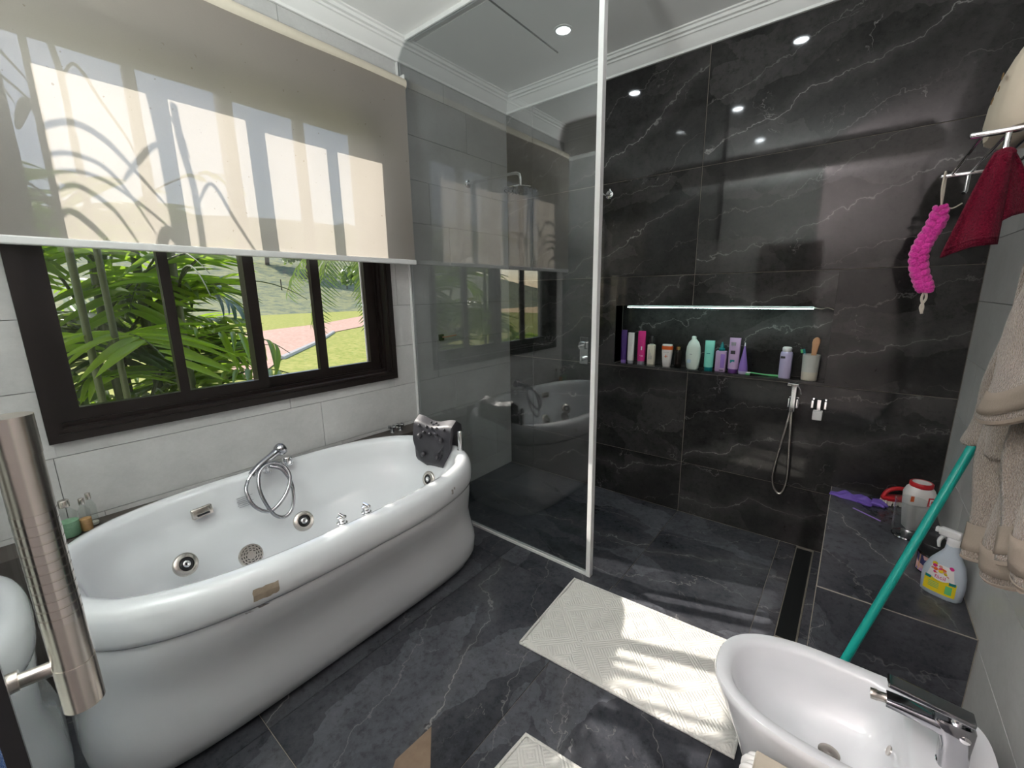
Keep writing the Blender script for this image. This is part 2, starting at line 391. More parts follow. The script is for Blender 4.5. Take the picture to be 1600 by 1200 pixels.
def lettering(name, body, size, mat, parent, loc, rot=(R(90), 0, 0), sx=1.0, depth=0.0003):
    cu = bpy.data.curves.new(name, 'FONT'); cu.body = body; cu.size = size; cu.align_x = 'CENTER'; cu.align_y = 'CENTER'; cu.extrude = depth; cu.resolution_u = 3
    tmp = bpy.data.objects.new('tmp', cu); COL.objects.link(tmp)
    me = bpy.data.meshes.new_from_object(tmp.evaluated_get(bpy.context.evaluated_depsgraph_get()))
    bpy.data.objects.remove(tmp); bpy.data.curves.remove(cu)
    me.name = name; me.materials.clear(); me.materials.append(MT[mat])
    o = bpy.data.objects.new(name, me); link(o, parent); o.location = loc; o.rotation_euler = rot; o.scale = (sx, 1, 1)
    return o
BACK = (Vector((1, 0, 0)), Vector((0, 0, 1)), Vector((0, -1, 0)))
LEFT = (Vector((0, 1, 0)), Vector((0, 0, 1)), Vector((1, 0, 0)))
RIGHT = (Vector((0, -1, 0)), Vector((0, 0, 1)), Vector((-1, 0, 0)))
FLOOR = (Vector((0, 1, 0)), Vector((-1, 0, 0)), Vector((0, 0, 1)))
FLOORX = (Vector((1, 0, 0)), Vector((0, 1, 0)), Vector((0, 0, 1)))
def tile(parent, ax, centre, w, h, mat, th=0.006, gap=0.0014, ch=0.0008, vein=None, name='tile'):
    """one tile: local x along w, y along h, z out of the wall; centre lies on the finished face"""
    a, b = w/2-gap, h/2-gap
    if a < 0.004 or b < 0.004: return None
    v = [(-a,-b,-th),(a,-b,-th),(a,b,-th),(-a,b,-th),(-a,-b,-ch),(a,-b,-ch),(a,b,-ch),(-a,b,-ch),(-a+ch,-b+ch,0),(a-ch,-b+ch,0),(a-ch,b-ch,0),(-a+ch,b-ch,0)]
    f = [(8,9,10,11)] + [(i, (i+1) % 4, (i+1) % 4+4, i+4) for i in range(4)] + [(i+4, (i+1) % 4+4, (i+1) % 4+8, i+8) for i in range(4)]
    o = bpy.data.objects.new(name, mesh_from(name, v, f, mat)); link(o, parent)
    o.matrix_local = frame(*ax, centre)
    o.color = vein or (0.2+0.6*random.random(), random.choice((0.35, 0.45, 0.3, -0.4)), random.random(), 1)
    return o
def cut(rect, hole):
    x0, x1, z0, z1 = rect; a0, a1, b0, b1 = hole
    if x1 <= a0 or x0 >= a1 or z1 <= b0 or z0 >= b1: return [rect]
    out = []
    if x0 < a0: out.append((x0, a0, z0, z1))
    if x1 > a1: out.append((a1, x1, z0, z1))
    m0, m1 = max(x0, a0), min(x1, a1)
    if z0 < b0: out.append((m0, m1, z0, b0))
    if z1 > b1: out.append((m0, m1, b1, z1))
    return out

# ------------------------------------------------------------------ room shell
W, H, HT = 2.645, 2.84, 2.745
YN = -2.80                                     # near wall of the bathroom
NX0, NX1, NZ0, NZ1, ND = 0.940, 2.142, 0.950, 1.347, 0.115     # niche
WY0, WY1, WZ0, WZ1 = -2.655, -1.160, 0.940, 2.42               # window opening

floor = tag(mk('floor', join(box(0, W, -3.6, -0.985, -0.12, -0.0045)), 'grout_dark'), 'black marble tiled bathroom floor with thin tan joints', None, None, 'structure')
xs = [0, 0.24, 0.84, 1.443, 2.04, W]; ys = [-3.6, -2.37, -1.15, -0.987]
veins = {(2, 1): (0.50, 0.42, 0.31, 1), (3, 1): (0.58, 0.35, 0.77, 1), (2, 0): (0.4, 0.4, 0.12, 1), (1, 1): (0.5, 0.4, 0.9, 1)}
for i in range(5):
    for j in range(3):
        w, h = ys[j+1]-ys[j], xs[i+1]-xs[i]
        tile(floor, FLOOR, (0.5*(xs[i]+xs[i+1]), 0.5*(ys[j]+ys[j+1]), 0), w, h, 'marble_floor', vein=veins.get((i, j)))
MT['brown_marble'] = plain('brown_marble_fragment', (0.20, 0.14, 0.10), 0.2, var=0.25, nscale=25)
mk('brown_fragment', ([Vector(p) for p in ((1.264, -2.164, 0.0004), (1.272, -2.023, 0.0004), (1.395, -2.135, 0.0004), (1.40, -2.36, 0.0004), (1.36, -2.30, 0.0004))], [(0, 4, 3, 2, 1)]), 'brown_marble', floor)
sf = tag(mk('shower_floor', box(0, 2.245, -0.985, 0.0, -0.16, -0.0225), 'grout_dark'), 'black marble shower floor sunk behind the glass panel', None, None, 'structure')
for x0, x1, v in ((0, 0.24, None), (0.24, 1.443, (0.42, -0.35, 0.55, 1)), (1.443, 2.035, (0.55, 0.5, 0.21, 1)), (2.035, 2.122, None)):
    tile(sf, FLOORX, (0.5*(x0+x1), -0.4925, -0.018), x1-x0, 0.985, 'marble_floor', vein=v)
tile(sf, FLOORX, (2.223, -0.4925, -0.018), 0.04, 0.985, 'marble_floor')

# back wall with niche
wb = tag(mk('wall_back', join(box(-0.15, NX0, 0.006, 0.2, -0.16, H), box(NX1, W+0.15, 0.006, 0.2, -0.16, H), box(NX0, NX1, 0.006, 0.2, -0.16, NZ0-0.006),
        box(NX0, NX1, 0.006, 0.2, NZ1+0.006, H), box(NX0, NX1, ND+0.006, 0.2, NZ0-0.006, NZ1+0.006)), 'grout_dark'), 'black marble tiled back wall with lit shelf niche', None, None, 'structure')
cols = [(0, 0.24), (0.24, 1.443), (1.443, W)]
rows = [(-0.018, 0.333), (0.333, 0.933), (0.933, 1.533), (1.533, 2.133), (2.133, HT)]
bv = {(2, 4): (0.50, 0.42, 0.13, 1), (2, 3): (0.47, 0.40, 0.52, 1), (1, 4): (0.36, 0.55, 0.71, 1), (1, 3): (0.40, 0.45, 0.33, 1),
      (2, 1): (0.45, 0.30, 0.86, 1), (1, 1): (0.62, 0.16, 0.45, 1), (2, 0): (0.53, 0.22, 0.64, 1), (1, 0): (0.55, 0.20, 0.25, 1), (2, 2): (0.40, 0.45, 0.93, 1), (1, 2): (0.45, 0.5, 0.05, 1)}
for i, (x0, x1) in enumerate(cols):
    for j, (z0, z1) in enumerate(rows):
        for (a, b, c, d) in cut((x0+0.0020, x1-0.0020, z0+0.0020, z1-0.0020), (NX0, NX1, NZ0, NZ1)):
            tile(wb, BACK, (0.5*(a+b), 0, 0.5*(c+d)), b-a, d-c, 'marble_wall', gap=0.0, ch=0.0004, vein=bv.get((i, j)))
tile(wb, BACK, (0.5*(NX0+NX1), ND, 0.5*(NZ0+NZ1)), NX1-NX0, NZ1-NZ0, 'marble_wall', vein=(0.42, 0.38, 0.58, 1))
tile(wb, FLOORX, (0.5*(NX0+NX1), ND/2, NZ0), NX1-NX0, ND, 'marble_wall')
tile(wb, (Vector((1, 0, 0)), Vector((0, -1, 0)), Vector((0, 0, -1))), (0.5*(NX0+NX1), ND/2, NZ1), NX1-NX0, ND, 'marble_wall')
tile(wb, LEFT, (NX0, ND/2, 0.5*(NZ0+NZ1)), ND, NZ1-NZ0, 'marble_wall')
tile(wb, RIGHT, (NX1, ND/2, 0.5*(NZ0+NZ1)), ND, NZ1-NZ0, 'marble_wall')

# left wall (window) and right wall in long grey tiles
def slab_with_hole(x0, x1, y0, y1, z0, z1, a0, a1, b0, b1):
    return join(box(x0, x1, y0, a0, z0, z1), box(x0, x1, a1, y1, z0, z1), box(x0, x1, a0, a1, z0, b0), box(x0, x1, a0, a1, b1, z1))
wl = tag(mk('wall_left', slab_with_hole(-0.16, -0.0055, -4.9, 0.2, -0.16, H, WY0, WY1, WZ0, WZ1), 'grout_light'), 'light grey tiled wall around the dark framed window', None, None, 'structure')
mk('outer_face', slab_with_hole(-0.19, -0.16, -4.9, 0.2, -2.4, H+0.4, WY0, WY1, WZ0, WZ1), 'ext', wl)
zr = [-0.018, 0.116, 0.368, 0.620, 0.872, 1.124, 1.376, 1.628, 1.880, 2.132, 2.384, 2.636, HT]
offs = [0.0, 0.45, 0.1, 0.0, -0.16, 0.3, 0.55, 0.0, -0.16, 0.45, 0.2, 0.0]
for j in range(len(zr)-1):
    y = 0.38 + offs[j]
    while y > -2.8:
        y1, y0 = min(y, 0.0), max(y-1.015, -2.795); y -= 1.015
        if y1-y0 < 0.02: continue
        for (a, b, c, d) in cut((y0+0.0012, y1-0.0012, zr[j]+0.0012, zr[j+1]-0.0012), (WY0, WY1, WZ0, WZ1)):
            if b-a > 0.01 and d-c > 0.01: tile(wl, LEFT, (0, 0.5*(a+b), 0.5*(c+d)), b-a, d-c, 'tile', gap=0.0, ch=0.0003)
wr = tag(mk('wall_right', box(W+0.0055, W+0.16, -4.9, 0.2, -0.16, H), 'grout_light'), 'light grey tiled wall beside the shower bench', None, None, 'structure')
for j in range(len(zr)-1):
    y = 0.62 - offs[j]
    while y > -2.8:
        y1, y0 = min(y, 0.0), max(y-1.015, -2.795); y -= 1.015
        if y1-y0 < 0.02: continue
        tile(wr, RIGHT, (W, 0.5*(y0+y1), 0.5*(zr[j]+zr[j+1])), y1-y0, zr[j+1]-zr[j], 'tile', gap=0.0012)

ceil = tag(mk('ceiling', box(-0.16, W+0.16, -4.9, 0.2, H, H+0.12), 'plaster'), 'plain off white plaster ceiling', None, None, 'structure')
# near wall: fixed glass and doorway below, plaster above
wf = tag(mk('wall_front', join(box(0, W, YN-0.10, YN, 2.62, H), box(1.86, W, YN-0.10, YN-0.099, 2.61, 2.62)), 'hall'), 'plaster wall above the glass door', None, None, 'structure')
hf = tag(mk('hall_floor', box(0, W, -4.9, -3.6, -0.12, -0.001), 'hall'), 'plain floor of the room behind the door', None, None, 'structure')
hw = tag(mk('wall_hall', box(-0.16, W+0.16, -5.05, -4.9, -0.12, H), 'hall'), 'plain wall of the room behind the door', None, None, 'structure')
hd = tag(mk('door_2', join(bbox(0.95, 1.75, -4.9, -4.87, 0, 2.1, 0.004)), col('brown_door', (0.05, 0.03, 0.02), 0.4)), 'dark door in the room behind', None, None, 'structure')
mk('door_frame', join(box(0.88, 0.95, -4.9, -4.86, 0, 2.17), box(1.75, 1.82, -4.9, -4.86, 0, 2.17), box(0.95, 1.75, -4.9, -4.86, 2.1, 2.17)), 'plaster', hd)
# plaster cornice
CP = [(0, 2.745), (0.012, 2.745), (0.014, 2.757), (0.024, 2.765), (0.045, 2.79), (0.056, 2.802), (0.066, 2.804), (0.068, 2.814), (0.084, 2.816), (0.088, 2.83), (0.10, 2.832), (0.10, H), (0, H)]
def corn(name, fn): return tag(autosmooth(mk(name, loft([[fn(d, z, e) for d, z in CP] for e in (0, 1)]), 'cornice'), 25), 'white moulded plaster cornice under the ceiling', None, None, 'structure')
corn('trim_1', lambda d, z, e: Vector((d, (YN+d) if e == 0 else -d, z)))
corn('trim_2', lambda d, z, e: Vector((d if e == 0 else W-d, -d, z)))
corn('trim_3', lambda d, z, e: Vector((W-d, (YN+d) if e == 0 else -d, z)))
corn('trim_4', lambda d, z, e: Vector((d if e == 0 else W-d, YN+d, z)))
# ceiling access hatch
hatch = thing('ceiling_hatch', 'flat square access hatch with dark gap in the shower ceiling', 'hatch', (0.37, -0.62, H))
mk('panel', box(-0.285, 0.283, -0.31, 0.31, -0.005, 0.0), 'plaster', hatch)
mk('gap', box(0.284, 0.290, -0.31, 0.31, -0.0052, 0.0), 'slot', hatch)

# ------------------------------------------------------------------ window
win = bpy.data.objects.new('window_1', None); COL.objects.link(win); tag(win, 'dark bronze sliding window with four tall panes', None, None, 'structure')
def ring_frame(x0, x1, y0, y1, z0, z1, wl_, wr_, wb_, wt_):
    return join(box(x0, x1, y0, y0+wl_, z0, z1), box(x0, x1, y1-wr_, y1, z0, z1), box(x0, x1, y0+wl_, y1-wr_, z0, z0+wb_), box(x0, x1, y0+wl_, y1-wr_, z1-wt_, z1))
mk('frame', ring_frame(-0.12, 0.012, WY0, WY1, WZ0, WZ1, 0.030, 0.032, 0.034, 0.04), 'frame', win)
mk('architrave', ring_frame(0.0, 0.020, WY0-0.012, WY1+0.012, WZ0-0.012, WZ1+0.012, 0.03, 0.03, 0.03, 0.03), 'frame', win)
mk('track', join(box(-0.115, -0.105, WY0+0.03, WY1-0.032, WZ0+0.034, WZ0+0.052), box(-0.078, -0.068, WY0+0.03, WY1-0.032, WZ0+0.034, WZ0+0.052), box(-0.040, -0.030, WY0+0.03, WY1-0.032, WZ0+0.034, WZ0+0.050),
    box(-0.11, -0.10, WY1-0.048, WY1-0.032, WZ0+0.034, WZ1-0.04), box(-0.078, -0.068, WY1-0.046, WY1-0.032, WZ0+0.034, WZ1-0.04), box(-0.04, -0.03, WY1-0.044, WY1-0.032, WZ0+0.034, WZ1-0.04)), 'frame', win)
def sash(y0, y1, xa, xb, sl_, sr_, mull):
    s = mk('sash', ring_frame(xa, xb, y0, y1, WZ0+0.036, WZ1-0.045, sl_, sr_, 0.062, 0.06), 'frame', win)
    mk('mullion', box(xa, xb, mull[0], mull[1], WZ0+0.098, WZ1-0.105), 'frame', s)
    for a, b in ((y0+sl_, mull[0]), (mull[1], y1-sr_)):
        xm = 0.5*(xa+xb); mk('pane', box(xm-0.002, xm+0.002, a, b, WZ0+0.098, WZ1-0.105), 'glass', s)
    return s
sash(-2.625, -1.880, -0.075, -0.040, 0.060, 0.048, (-2.246, -2.210))
sash(-1.925, -1.195, -0.112, -0.082, 0.045, 0.070, (-1.588, -1.540))
mk('latch', join(bbox(-0.04, -0.02, -1.912, -1.892, 1.66, 1.74, 0.003)), 'black', win)
mk('sill', box(-0.24, -0.12, WY0-0.02, WY1+0.02, WZ0-0.03, WZ0+0.01), 'ext', win)
mk('sunlit_jamb_edge', box(-0.124, -0.1205, WY1-0.108, WY1-0.096, WZ0+0.06, WZ1-0.06), 'alu_white', win)  # white colour of this strip stands for sunlight on the jamb

# ------------------------------------------------------------------ roller blind
bl = thing('roller_blind', 'beige see-through roller blind half lowered over the window', 'blind', (0.09, -1.85, 1.62))
def blf(u, v):
    y = -2.74 + u*(2.74-1.012); z = 2.60 - v*0.965
    wob = 0.010*math.sin(v*3.1)*max(0, (u-0.86)/0.14)**2
    return Vector((0.0 + 0.003*math.sin(u*9+v*2) + wob*0.8, y+1.85 - (0.008 if u > 0.99 else 0)*math.sin(v*3.14), z-1.62))
o = mk('fabric', grid(blf, 40, 24), 'blind', bl, True, fix=False)
mk('roller_tube', join(xf(lathe([(0.030, 0), (0.030, 1.73)], 24), Matrix.Translation((-0.022, -0.885, 0.985)) @ Matrix.Rotation(R(-90), 4, 'X'))), 'vinyl', bl, True)
for y0 in (0.838, -0.90): mk('end_bracket', bbox(-0.088, -0.01, y0, y0+0.009, 0.93, 1.035, 0.002), 'alu_white', bl)
mk('bottom_bar', bbox(-0.010, 0.012, -0.89, 0.838, -0.002, 0.026, 0.005, 3), 'alu_white', bl)

# ------------------------------------------------------------------ shower glass
sg = thing('shower_glass_panel', 'tall grey tinted fixed shower glass with white edge post', 'glass panel', (0.65, -0.99, 0))
mk('pane', box(-0.645, 0.650, -0.004, 0.004, 0.012, H-0.012), 'smoke', sg)
mk('post', bbox(0.648, 0.672, -0.016, 0.016, 0.0, H, 0.002), 'alu_white', sg)
mk('wall_channel', join(box(-0.650, -0.634, -0.011, -0.005, 0.0, H-0.10), box(-0.650, -0.634, 0.005, 0.011, 0, H-0.10)), 'alu_white', sg)
mk('ceiling_channel', join(box(-0.55, 0.648, -0.013, -0.005, H-0.022, H), box(-0.55, 0.648, 0.005, 0.013, H-0.022, H)), 'alu_white', sg)
mk('floor_channel', join(box(-0.645, 0.648, -0.012, -0.0045, 0.0, 0.014), box(-0.645, 0.648, 0.0045, 0.012, -0.001, 0.014), box(-0.645, 0.648, -0.0045, 0.0045, 0, 0.008)), 'alu_white', sg)

# ------------------------------------------------------------------ bench and drain
bench = thing('shower_bench', 'low black marble block bench between shower and grey wall', 'bench', (2.441, -0.51, -0.02))
mk('core', box(-0.2032, 0.2032, -0.5092, 0.5085, 0, 0.4088), 'grout_dark', bench)
tile(bench, FLOOR, (0.0, 0.0, 0.41), 1.02, 0.408, 'marble_floor', gap=0.004, vein=(0.56, 0.5, 0.37, 1))
tile(bench, BACK, (0.0, -0.510, 0.205), 0.408, 0.41, 'marble_floor', gap=0.003, vein=(0.75, -0.5, 0.18, 1))
tile(bench, RIGHT, (-0.204, 0.0, 0.205), 1.02, 0.41, 'marble_floor')
dr = thing('linear_drain', 'long narrow black linear floor drain beside the bench', 'drain', (2.1615, -0.44, -0.0185))
mk('channel', box(-0.036, 0.036, -0.40, 0.41, 0.0, 0.004), 'slot', dr)
mk('edge_strip', join(box(-0.0385, -0.036, -0.403, 0.41, 0, 0.006), box(0.036, 0.0385, -0.403, 0.41, 0, 0.006), box(-0.036, 0.036, -0.403, -0.40, 0, 0.006)), 'grout_dark', dr)

# ------------------------------------------------------------------ bathtub
TCX, TCY = 0.478, -1.985
tub = thing('whirlpool_bathtub', 'oval white whirlpool bathtub standing under the window', 'bathtub', (TCX, TCY, 0))
N = 128
def trg(z, a, b, e, dx=0.0, dy=0.0): return [p for p in sel(a, b, e, N, dx, dy, z)]
skirt = [trg(0.012, .300, .770, 5, -.012), trg(0.03, .325, .785, 5, -.012), trg(0.08, .343, .794, 5, -.010), trg(0.15, .350, .797, 4.8, -.008), trg(0.22, .347, .786, 4.5, -.006),
         trg(0.28, .350, .775, 4.2, -.004), trg(0.34, .366, .770, 3.8, -.002), trg(0.40, .396, .774, 3.4, 0), trg(0.45, .421, .779, 3.1, 0), trg(0.490, .436, .781, 2.9, 0), trg(0.500, .434, .779, 2.9, 0), trg(0.502, .420, .765, 2.9, 0), trg(0.52, .418, .763, 2.9, 0)]
autosmooth(mk('skirt', loft(skirt, True, False), 'acryl', tub), 35)
shell = [trg(0.520, .412, .758, 2.9), trg(0.509, .424, .768, 2.9), trg(0.509, .444, .784, 2.9), trg(0.514, .450, .788, 2.9), trg(0.53, .457, .792, 2.85), trg(0.56, .460, .794, 2.8), trg(0.595, .456, .790, 2.8), trg(0.617, .444, .780, 2.8), trg(0.628, .428, .766, 2.8),
         trg(0.631, .410, .750, 2.8), trg(0.626, .393, .735, 2.8), trg(0.605, .380, .722, 2.8), trg(0.55, .370, .708, 2.8, 0.006), trg(0.47, .352, .690, 2.8, 0.010), trg(0.458, .336, .685, 2.8, 0.010),
         trg(0.36, .300, .655, 2.9, 0.012), trg(0.26, .262, .605, 3.0, 0.012), trg(0.20, .225, .555, 3.0, 0.012), trg(0.175, .180, .500, 3.0, 0.012), trg(0.168, .09, .30, 2.6, 0.012)]
shl = autosmooth(mk('rim_and_basin', loft(shell, False, True), 'acryl', tub), 50)
for i, (x, y) in enumerate(((0.786, -2.38), (0.790, -2.00), (0.778, -1.50))):
    mk('screw_cap', xf(lathe([(0.007, 0), (0.007, 0.002), (0.004, 0.005)], 12), Matrix.Translation((x-TCX, y-TCY, 0.075)) @ rot_to((1, 0, 0))), 'acryl', tub, True)

def jet(p, n, r=0.045):
    Mx = Matrix.Translation(Vector(p)-Vector((TCX, TCY, 0))) @ rot_to(n)
    j = mk('jet', xf(lathe([(r, -0.004), (r, 0.004), (r*0.92, 0.008), (r*0.60, 0.009), (r*0.56, 0.003), (r*0.40, 0.003)], 28), Mx), 'steel', tub, True)
    mk('jet_cup', xf(lathe([(r*0.57, 0.0035), (r*0.5, 0.006), (r*0.42, 0.0045)], 20), Mx), 'black', j, True)
    mk('nozzle', xf(lathe([(r*0.30, 0.003), (r*0.30, 0.010), (r*0.22, 0.012), (r*0.15, 0.012), (r*0.14, 0.006)], 18), Mx), 'chrome', j, True)
JETS = [((0.296, -2.405, 0.418), (0.80, 0.30, 0.46)), ((0.372, -1.975, 0.435), (0.86, 0.0, 0.45)), ((0.466, -1.316, 0.425), (0.0, -0.95, 0.3))]
TUBFIX = True
for p, n in JETS: jet(p, n)
def suction(p, n, r=0.045):
    Mx = Matrix.Translation(Vector(p)-Vector((TCX, TCY, 0))) @ rot_to(n)
    s = mk('suction_grille', xf(lathe([(r, -0.004), (r, 0.006), (r*0.93, 0.010), (r*0.3, 0.010)], 32), Mx), 'steel', tub, True)
    parts = []
    for ring, k in ((0.80, 16), (0.60, 12), (0.42, 8)):
        for i in range(k):
            a = 2*math.pi*i/k
            parts.append(xf(box(-0.0042, 0.0042, -0.0012, 0.0012, -0.001, 0.0006), Matrix.Translation((r*ring*math.cos(a), r*ring*math.sin(a), 0.0105)) @ Matrix.Rotation(a+R(90), 4, 'Z')))
    mk('grille_slot', xf(join(*parts), Mx), 'slot', s)
suction((0.405, -2.213, 0.40), (0.86, 0.05, 0.46))
# overflow plate
Mx = Matrix.Translation(Vector((0.146, -2.292, 0.545))-Vector((TCX, TCY, 0))) @ Matrix.Rotation(R(8), 4, 'Z') @ rot_to((0.95, 0.0, 0.3))
ov = mk('overflow_plate', xf(bbox(-0.022, 0.022, -0.040, 0.040, -0.004, 0.016, 0.007, 3), Mx), 'steel', tub, True)
mk('overflow_slot', xf(bbox(0.006, 0.014, -0.024, 0.024, 0.0162, 0.018, 0.0008, 1), Mx), 'ink', ov)
# air knobs on the front rim, mixer knob and spout on the rear rim
for y in (-2.045, -1.945):
    k = mk('air_knob', xf(lathe([(0.019, 0), (0.019, 0.004), (0.014, 0.006), (0.013, 0.016), (0.017, 0.020), (0.017, 0.026), (0.010, 0.029)], 20), Matrix.Translation((0.858-TCX, y-TCY, 0.626))), 'chrome', tub, True)
    mk('knob_grip', mv(bbox(-0.017, 0.017, -0.004, 0.004, 0.026, 0.036, 0.002), 0.858-TCX, y-TCY, 0.626), 'chrome', k)
mk('mixer_knob', mv(join(lathe([(0.030, 0), (0.030, 0.004), (0.026, 0.006), (0.025, 0.034), (0.022, 0.038), (0.001, 0.039)], 28), cyl((0.02, 0, 0.03), (0.034, 0.012, 0.033), 0.004, 8)), 0.105-TCX, -1.905-TCY, 0.625), 'chrome', tub, True)
mk('diverter', mv(join(lathe([(0.020, 0), (0.020, 0.004), (0.012, 0.006), (0.012, 0.02), (0.018, 0.024), (0.016, 0.034), (0.006, 0.038)], 20)), 0.115-TCX, -2.005-TCY, 0.618), 'chrome', tub, True)
for y in (-1.275, -1.215):
    mk('valve_handle', mv(join(lathe([(0.016, 0), (0.012, 0.01), (0.010, 0.03)], 14), cyl((-0.02, -0.012, 0.034), (0.02, 0.012, 0.034), 0.009, 12), cyl((-0.012, 0.02, 0.034), (0.012, -0.02, 0.034), 0.009, 12)), 0.055-TCX, y-TCY+0.03, 0.600), 'dkchrome', tub, True)
# headrest pillow on two short chrome posts
hp = [Vector((0.53-TCX, -1.275-TCY, 0.66))]
def pil(u, v):                                    # u across, v from the back over the top down the front
    a = -1 + 2*u
    path = [(0.055, -0.02), (0.062, 0.05), (0.045, 0.105), (0.0, 0.128), (-0.042, 0.095), (-0.050, 0.03), (-0.042, -0.05), (-0.030, -0.115), (-0.010, -0.140), (0.015, -0.12)]
    t = v*(len(path)-1); i = min(int(t), len(path)-2); f = t-i
    y = path[i][0]*(1-f)+path[i+1][0]*f; z = path[i][1]*(1-f)+path[i+1][1]*f
    wdt = 0.150 if z > 0 else 0.150-0.085*(min(1, -z/0.14))**1.3
    dip = -0.014*math.cos(a*math.pi)*max(0, z/0.13)
    return Vector((a*wdt, y, z+dip-0.006*abs(a)**3))
def closed_pillow():
    nu, nv = 16, 27
    rings = []
    for i in range(nu+1):
        ring = [pil(i/nu, j/(nv)) for j in range(nv+1)]
        rings.append(ring)
    rings = [[Vector((rings[0][0].x-0.006, p.y*0.72, p.z*0.86)) for p in rings[0]]] + rings + [[Vector((p.x+0.006, p.y*0.72, p.z*0.86)) for p in rings[-1]]]
    return loft(rings, True, True)
PM = Matrix.Translation((0.495-TCX, -1.268-TCY, 0.640)) @ Matrix.Rotation(R(8), 4, 'Z') @ Matrix.Rotation(R(-6), 4, 'X') @ Matrix.Diagonal((0.88, 1, 1, 1))
pillow = autosmooth(mk('headrest', xf(closed_pillow(), PM), 'rubber', tub), 55)
bumps = [(-0.085, 0.03, 0.017), (0.085, 0.03, 0.017), (-0.06, -0.07, 0.015), (0.05, -0.07, 0.015), (-0.10, 0.085, 0.010), (0.10, 0.085, 0.008), (-0.04, 0.085, 0.009), (0.0, 0.082, 0.009), (0.04, 0.085, 0.009),
         (-0.05, 0.055, 0.010), (0.0, 0.052, 0.010), (0.05, 0.055, 0.010), (-0.02, 0.11, 0.007), (0.02, 0.11, 0.007)]
for bx_, bz, br_ in bumps:
    yb = -0.056 if bz < 0.07 else (-0.046 if bz < 0.1 else -0.026)
    if bz < -0.04: yb = -0.050
    mk('massage_bump', xf(ball((bx_, yb, bz), br_, 10, 6), PM), 'rubber', pillow, True)
for k in range(3):
    mk('groove', xf(tube([(0.10-k*0.006, -0.047, -0.005-k*0.025), (0.055+k*0.004, -0.045, -0.05-k*0.02)], 0.0035, 6), PM), 'rubber', pillow, True)
for x, y in ((0.676, -1.262), (0.325, -1.250)):
    mk('headrest_post', join(mv(lathe([(0.016, 0), (0.016, 0.004), (0.013, 0.006), (0.013, 0.102), (0.010, 0.106)], 18), x-TCX, y-TCY, 0.628), cyl((x-TCX-0.03, y-TCY+0.008, 0.70), (x-TCX, y-TCY, 0.70), 0.010, 12)), 'chrome', tub, True)
# worn stickers on the front
def on_skirt(y, z):
    prof = [(0.47, .417, 3.1), (0.505, .436, 2.9), (0.53, .456, 2.85), (0.56, .460, 2.8), (0.595, .456, 2.8), (0.617, .444, 2.8)]
    for i in range(len(prof)-1):
        if prof[i][0] <= z <= prof[i+1][0]:
            f = (z-prof[i][0])/(prof[i+1][0]-prof[i][0]); a = prof[i][1]*(1-f)+prof[i+1][1]*f; e = prof[i][2]
            break
    else: a, e = .417, 3.1
    t = abs(y-TCY)/0.785
    return a*(1-min(t, 0.999)**e)**(1/e)
def patch(name, y0, y1, z0, z1, mat, nu=8, nv=4, jag=0.0):
    rr = random.Random(3)
    return mk(name, grid(lambda u, v: Vector((on_skirt(y0+(y1-y0)*u, z0+(z1-z0)*v)+0.0012, y0+(y1-y0)*u-TCY + (rr.uniform(-jag, jag) if u in (0, 1) else 0), z0+(z1-z0)*v+(rr.uniform(-jag, jag) if v in (0, 1) else 0))), nu, nv), mat, tub, False)
patch('worn_sticker', -2.375, -2.305, 0.535, 0.575, 'tan_label', jag=0.002)
patch('scuff_mark', -2.395, -2.375, 0.482, 0.495, 'grey_mark', 4, 2, 0.004)
patch('scuff_mark', -2.362, -2.330, 0.488, 0.501, 'grey_mark', 4, 2, 0.005)
patch('scuff_mark', -1.545, -1.535, 0.555, 0.575, 'grey_mark', 3, 2, 0.004)
patch('scuff_mark', -1.528, -1.518, 0.565, 0.578, 'grey_mark', 3, 2, 0.003)
# ledge behind the tub
def tub_back(y):
    d_ = abs(y-TCY); xs_ = []
    for a, b, e in ((.461, .795, 2.8), (.358, .798, 4.8)):
        xs_.append(TCX-0.012-a*max(0.0, 1-min(1, d_/b)**e)**(1/e))
    return max(0.008, min(0.145, min(xs_)-0.004))
def ledge():
    ys_ = [-2.785+k*(2.785-1.014)/60 for k in range(61)]
    return loft([[Vector((0.001, y, 0.0)), Vector((tub_back(y), y, 0.0)), Vector((tub_back(y), y, 0.600)), Vector((0.001, y, 0.600))] for y in ys_])
tag(mk('tub_ledge', ledge(), col('brown_stone', (0.055, 0.045, 0.04), 0.5)), 'narrow dark brown ledge between bathtub and window wall', 'ledge')

# hand shower lying on the rear rim, hose coiled into the tub
hs = thing('hand_shower', 'chrome hand shower with coiled hose lying on bathtub rim', 'hand shower', (0.13, -2.0, 0.63))
L0 = Vector((0.13, -2.0, 0.63))
def hl(*p): return Vector(p)-L0
hh = spline([hl(0.150, -2.085, 0.640), hl(0.138, -2.04, 0.668), hl(0.125, -1.985, 0.690), hl(0.115, -1.955, 0.702)], 5)
mk('handle', tube(hh, [0.015+0.004*i/(len(hh)-1) for i in range(len(hh))], 14), 'dkchrome', hs, True)
mk('head', join(xf(lathe([(0.015, -0.010), (0.027, 0.0), (0.031, 0.014), (0.031, 0.026), (0.027, 0.031), (0.001, 0.031)], 24), Matrix.Translation(hl(0.115, -1.945, 0.705)) @ rot_to((-0.3, 0.85, 0.25)))), 'dkchrome', hs, True)
mk('hose_nut', tube([hl(0.150, -2.085, 0.640), hl(0.158, -2.105, 0.622)], [0.009, 0.007], 12), 'chrome', hs, True)
C0 = Vector((0.185, -2.02, 0.575)); ey_ = Vector((0.05, 1, 0.02)).normalized(); es = Vector((0.30, 0.05, -0.95)).normalized(); en = es.cross(ey_)
if en.x < 0: en = -en
